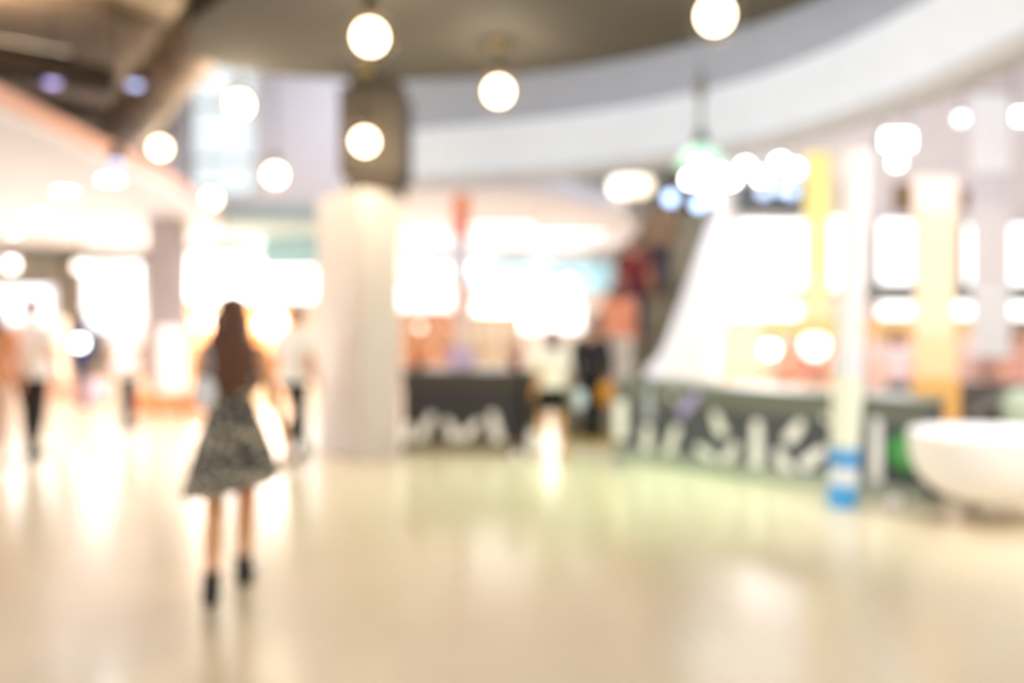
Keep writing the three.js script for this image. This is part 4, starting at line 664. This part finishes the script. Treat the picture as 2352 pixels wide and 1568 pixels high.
{ const p = V(...girlB.J.wrL).multiplyScalar(girlB.S); girlB.root.updateMatrixWorld(true); girlB.root.localToWorld(p); const q = P(228, 905, -p.z - 0.05), s = thing('pink_bag', 'round pink shopping bag beside the woman in the white blouse', 'bag', [q.x, q.y - 0.17, q.z]); const g = new THREE.SphereGeometry(0.17, 28, 20); g.scale(1, 1.05, 0.5); g.translate(0, 0.17, 0); part('bag_body', g, mat(0xf6cdd8, 0.6), s); part('strap', tube([V(0.03, 0.33, 0), V(0.14, 0.42, 0), V(p.x - q.x - 0.02, p.y - q.y + 0.16, 0.03), V(0.1, 0.3, 0.03)], 0.008, 24, 8), mat(0xf0b8c8, 0.6), s); part('yellow_tag', rbox(0.08, 0.12, 0.012, 0.005), mat(0xe8e6a8, 0.6), s, [0.15, 0.03, 0.06], [0, 0, 0.3]); }
person({ hgt: 1.66, pos: foot(678, 1052), turn: Math.PI - 0.5, stride: 0.24, spread: 0.02, skin: 0xe0a078, label: 'shopper in a white shirt and black trousers striding beside the pillar', hair: { hex: 0x5a4030 }, top: { hex: whiteShirt, sleeve: 0.8, hem: 0.86, loose: 0.05, collar: true }, bottom: { type: 'trousers', hex: 0x2c2826 } });
person({ hgt: 1.42, fem: true, pos: foot(1268, 1052), turn: Math.PI + 0.5, spread: 0.05, stride: 0.06, skin: 0xe8b070, label: 'girl in a cream blouse and black shorts walking by the charcoal counter', hair: { hex: 0x6a5058, style: 'bob' }, top: { hex: 0xf6f4e6, sleeve: 0.9, hem: 0.93, loose: 0.06 }, bottom: { type: 'shorts', hex: 0x26261f, loose: 0.03 }, shoe: { hex: 0xe0b070 } });
{ const p = P(1330, 918, 8.65), s = thing('pale_blue_bag', 'pale blue shoulder bag at the hip of the girl in cream', 'bag', [p.x, p.y - 0.1, p.z]); const g = new THREE.SphereGeometry(0.1, 24, 18); g.scale(0.75, 1.1, 0.5); g.translate(0, 0.1, 0); part('bag_body', g, mat(0xd4e4f2, 0.6), s); part('strap', tube([V(-0.03, 0.19, 0), V(-0.08, 0.34, 0.02), V(-0.13, 0.5, 0.03)], 0.008, 16, 8), mat(0xb8c8d8, 0.6), s); }
person({ hgt: 1.5, pos: foot(1360, 1012), turn: Math.PI - 0.4, label: 'person in black clothes standing at the foot of the escalator', hair: { hex: 0x5e443a }, top: { hex: 0x2a2a30, sleeve: 1.7, hem: 0.85, loose: 0.035 }, bottom: { type: 'trousers', hex: 0x2c2e34 } });
{ const p = P(1392, 905, 9.6), s = thing('yellow_bag', 'mustard yellow bag hanging beside the person in black', 'bag', [p.x, p.y - 0.14, p.z]); const g = new THREE.SphereGeometry(0.13, 24, 18); g.scale(0.8, 1.15, 0.45); g.translate(0, 0.14, 0); part('bag_body', g, mat(0xd99a30, 0.6), s); part('strap', tube([V(0.02, 0.27, 0), V(-0.06, 0.42, 0.02), V(-0.15, 0.52, 0)], 0.008, 16, 8), mat(0x8a6020, 0.6), s); }
const esc = (t, off) => { const a = V(1.35, 0, -10.12), b = V(3.79, 3.64, -15.32), n = V(0.905, 0, 0.425), p = a.clone().lerp(b, t).addScaledVector(n, off); p.y = Math.max(0, Math.ceil(t * 18) / 18 * 3.64 + 0.02); return [p.x, p.y, p.z]; };
person({ hgt: 1.6, fem: true, pos: esc(0.075, -0.12), turn: Math.PI - 0.45, stride: 0.0, skin: 0xe0a078, label: 'woman in a salmon top on the lowest escalator steps', hair: { hex: 0x6a4030, style: 'bob' }, top: { hex: 0xee9c7c, sleeve: 0.6, hem: 0.92, loose: 0.05 }, bottom: { type: 'trousers', hex: 0xf4ece4, loose: 0.03 }, shoe: { hex: 0xf0e8e8 } });
person({ hgt: 1.66, pos: esc(0.24, -0.2), turn: Math.PI - 0.45, stride: 0.0, skin: 0xc08060, label: 'man in a dark red top halfway along the lower escalator', hair: { hex: 0x5a3c2c }, top: { hex: 0x7a2c34, sleeve: 0.6, hem: 0.9, loose: 0.035 }, bottom: { type: 'trousers', hex: 0x2a2e54 } });
person({ hgt: 1.68, fem: true, pos: esc(0.46, -0.15), turn: Math.PI - 0.45, stride: 0.0, skin: 0xc08060, label: 'highest person on the escalator, in a brown coat', hair: { hex: 0x3a2c28, style: 'bob' }, top: { hex: 0x8a7058, sleeve: 1.8, hem: 0.8, loose: 0.04 }, bottom: { type: 'trousers', hex: 0x4a4658 } });
person({ hgt: 1.38, fem: true, pos: [X(2062, 10.2), 0, -10.2], turn: -0.2, skin: 0xe8b898, label: 'short person in a pink shirt with dark hair behind the grey counter', hair: { hex: 0x3a302e, style: 'bob' }, top: { hex: 0xf8dce0, sleeve: 0.7, hem: 0.9, loose: 0.03 }, bottom: { type: 'trousers', hex: 0x6a6470 } });
person({ hgt: 1.4, fem: true, pos: [X(2335, 9.4), 0, -9.4], turn: 0.2, skin: 0xe8b898, label: 'person in a coral shirt at the right edge behind the bench', hair: { hex: 0x6a4a3a, style: 'bob' }, top: { hex: 0xf4b8ac, sleeve: 0.7, hem: 0.9, loose: 0.03 }, bottom: { type: 'trousers', hex: 0x6a6470 } });

renderer.render(scene, camera);
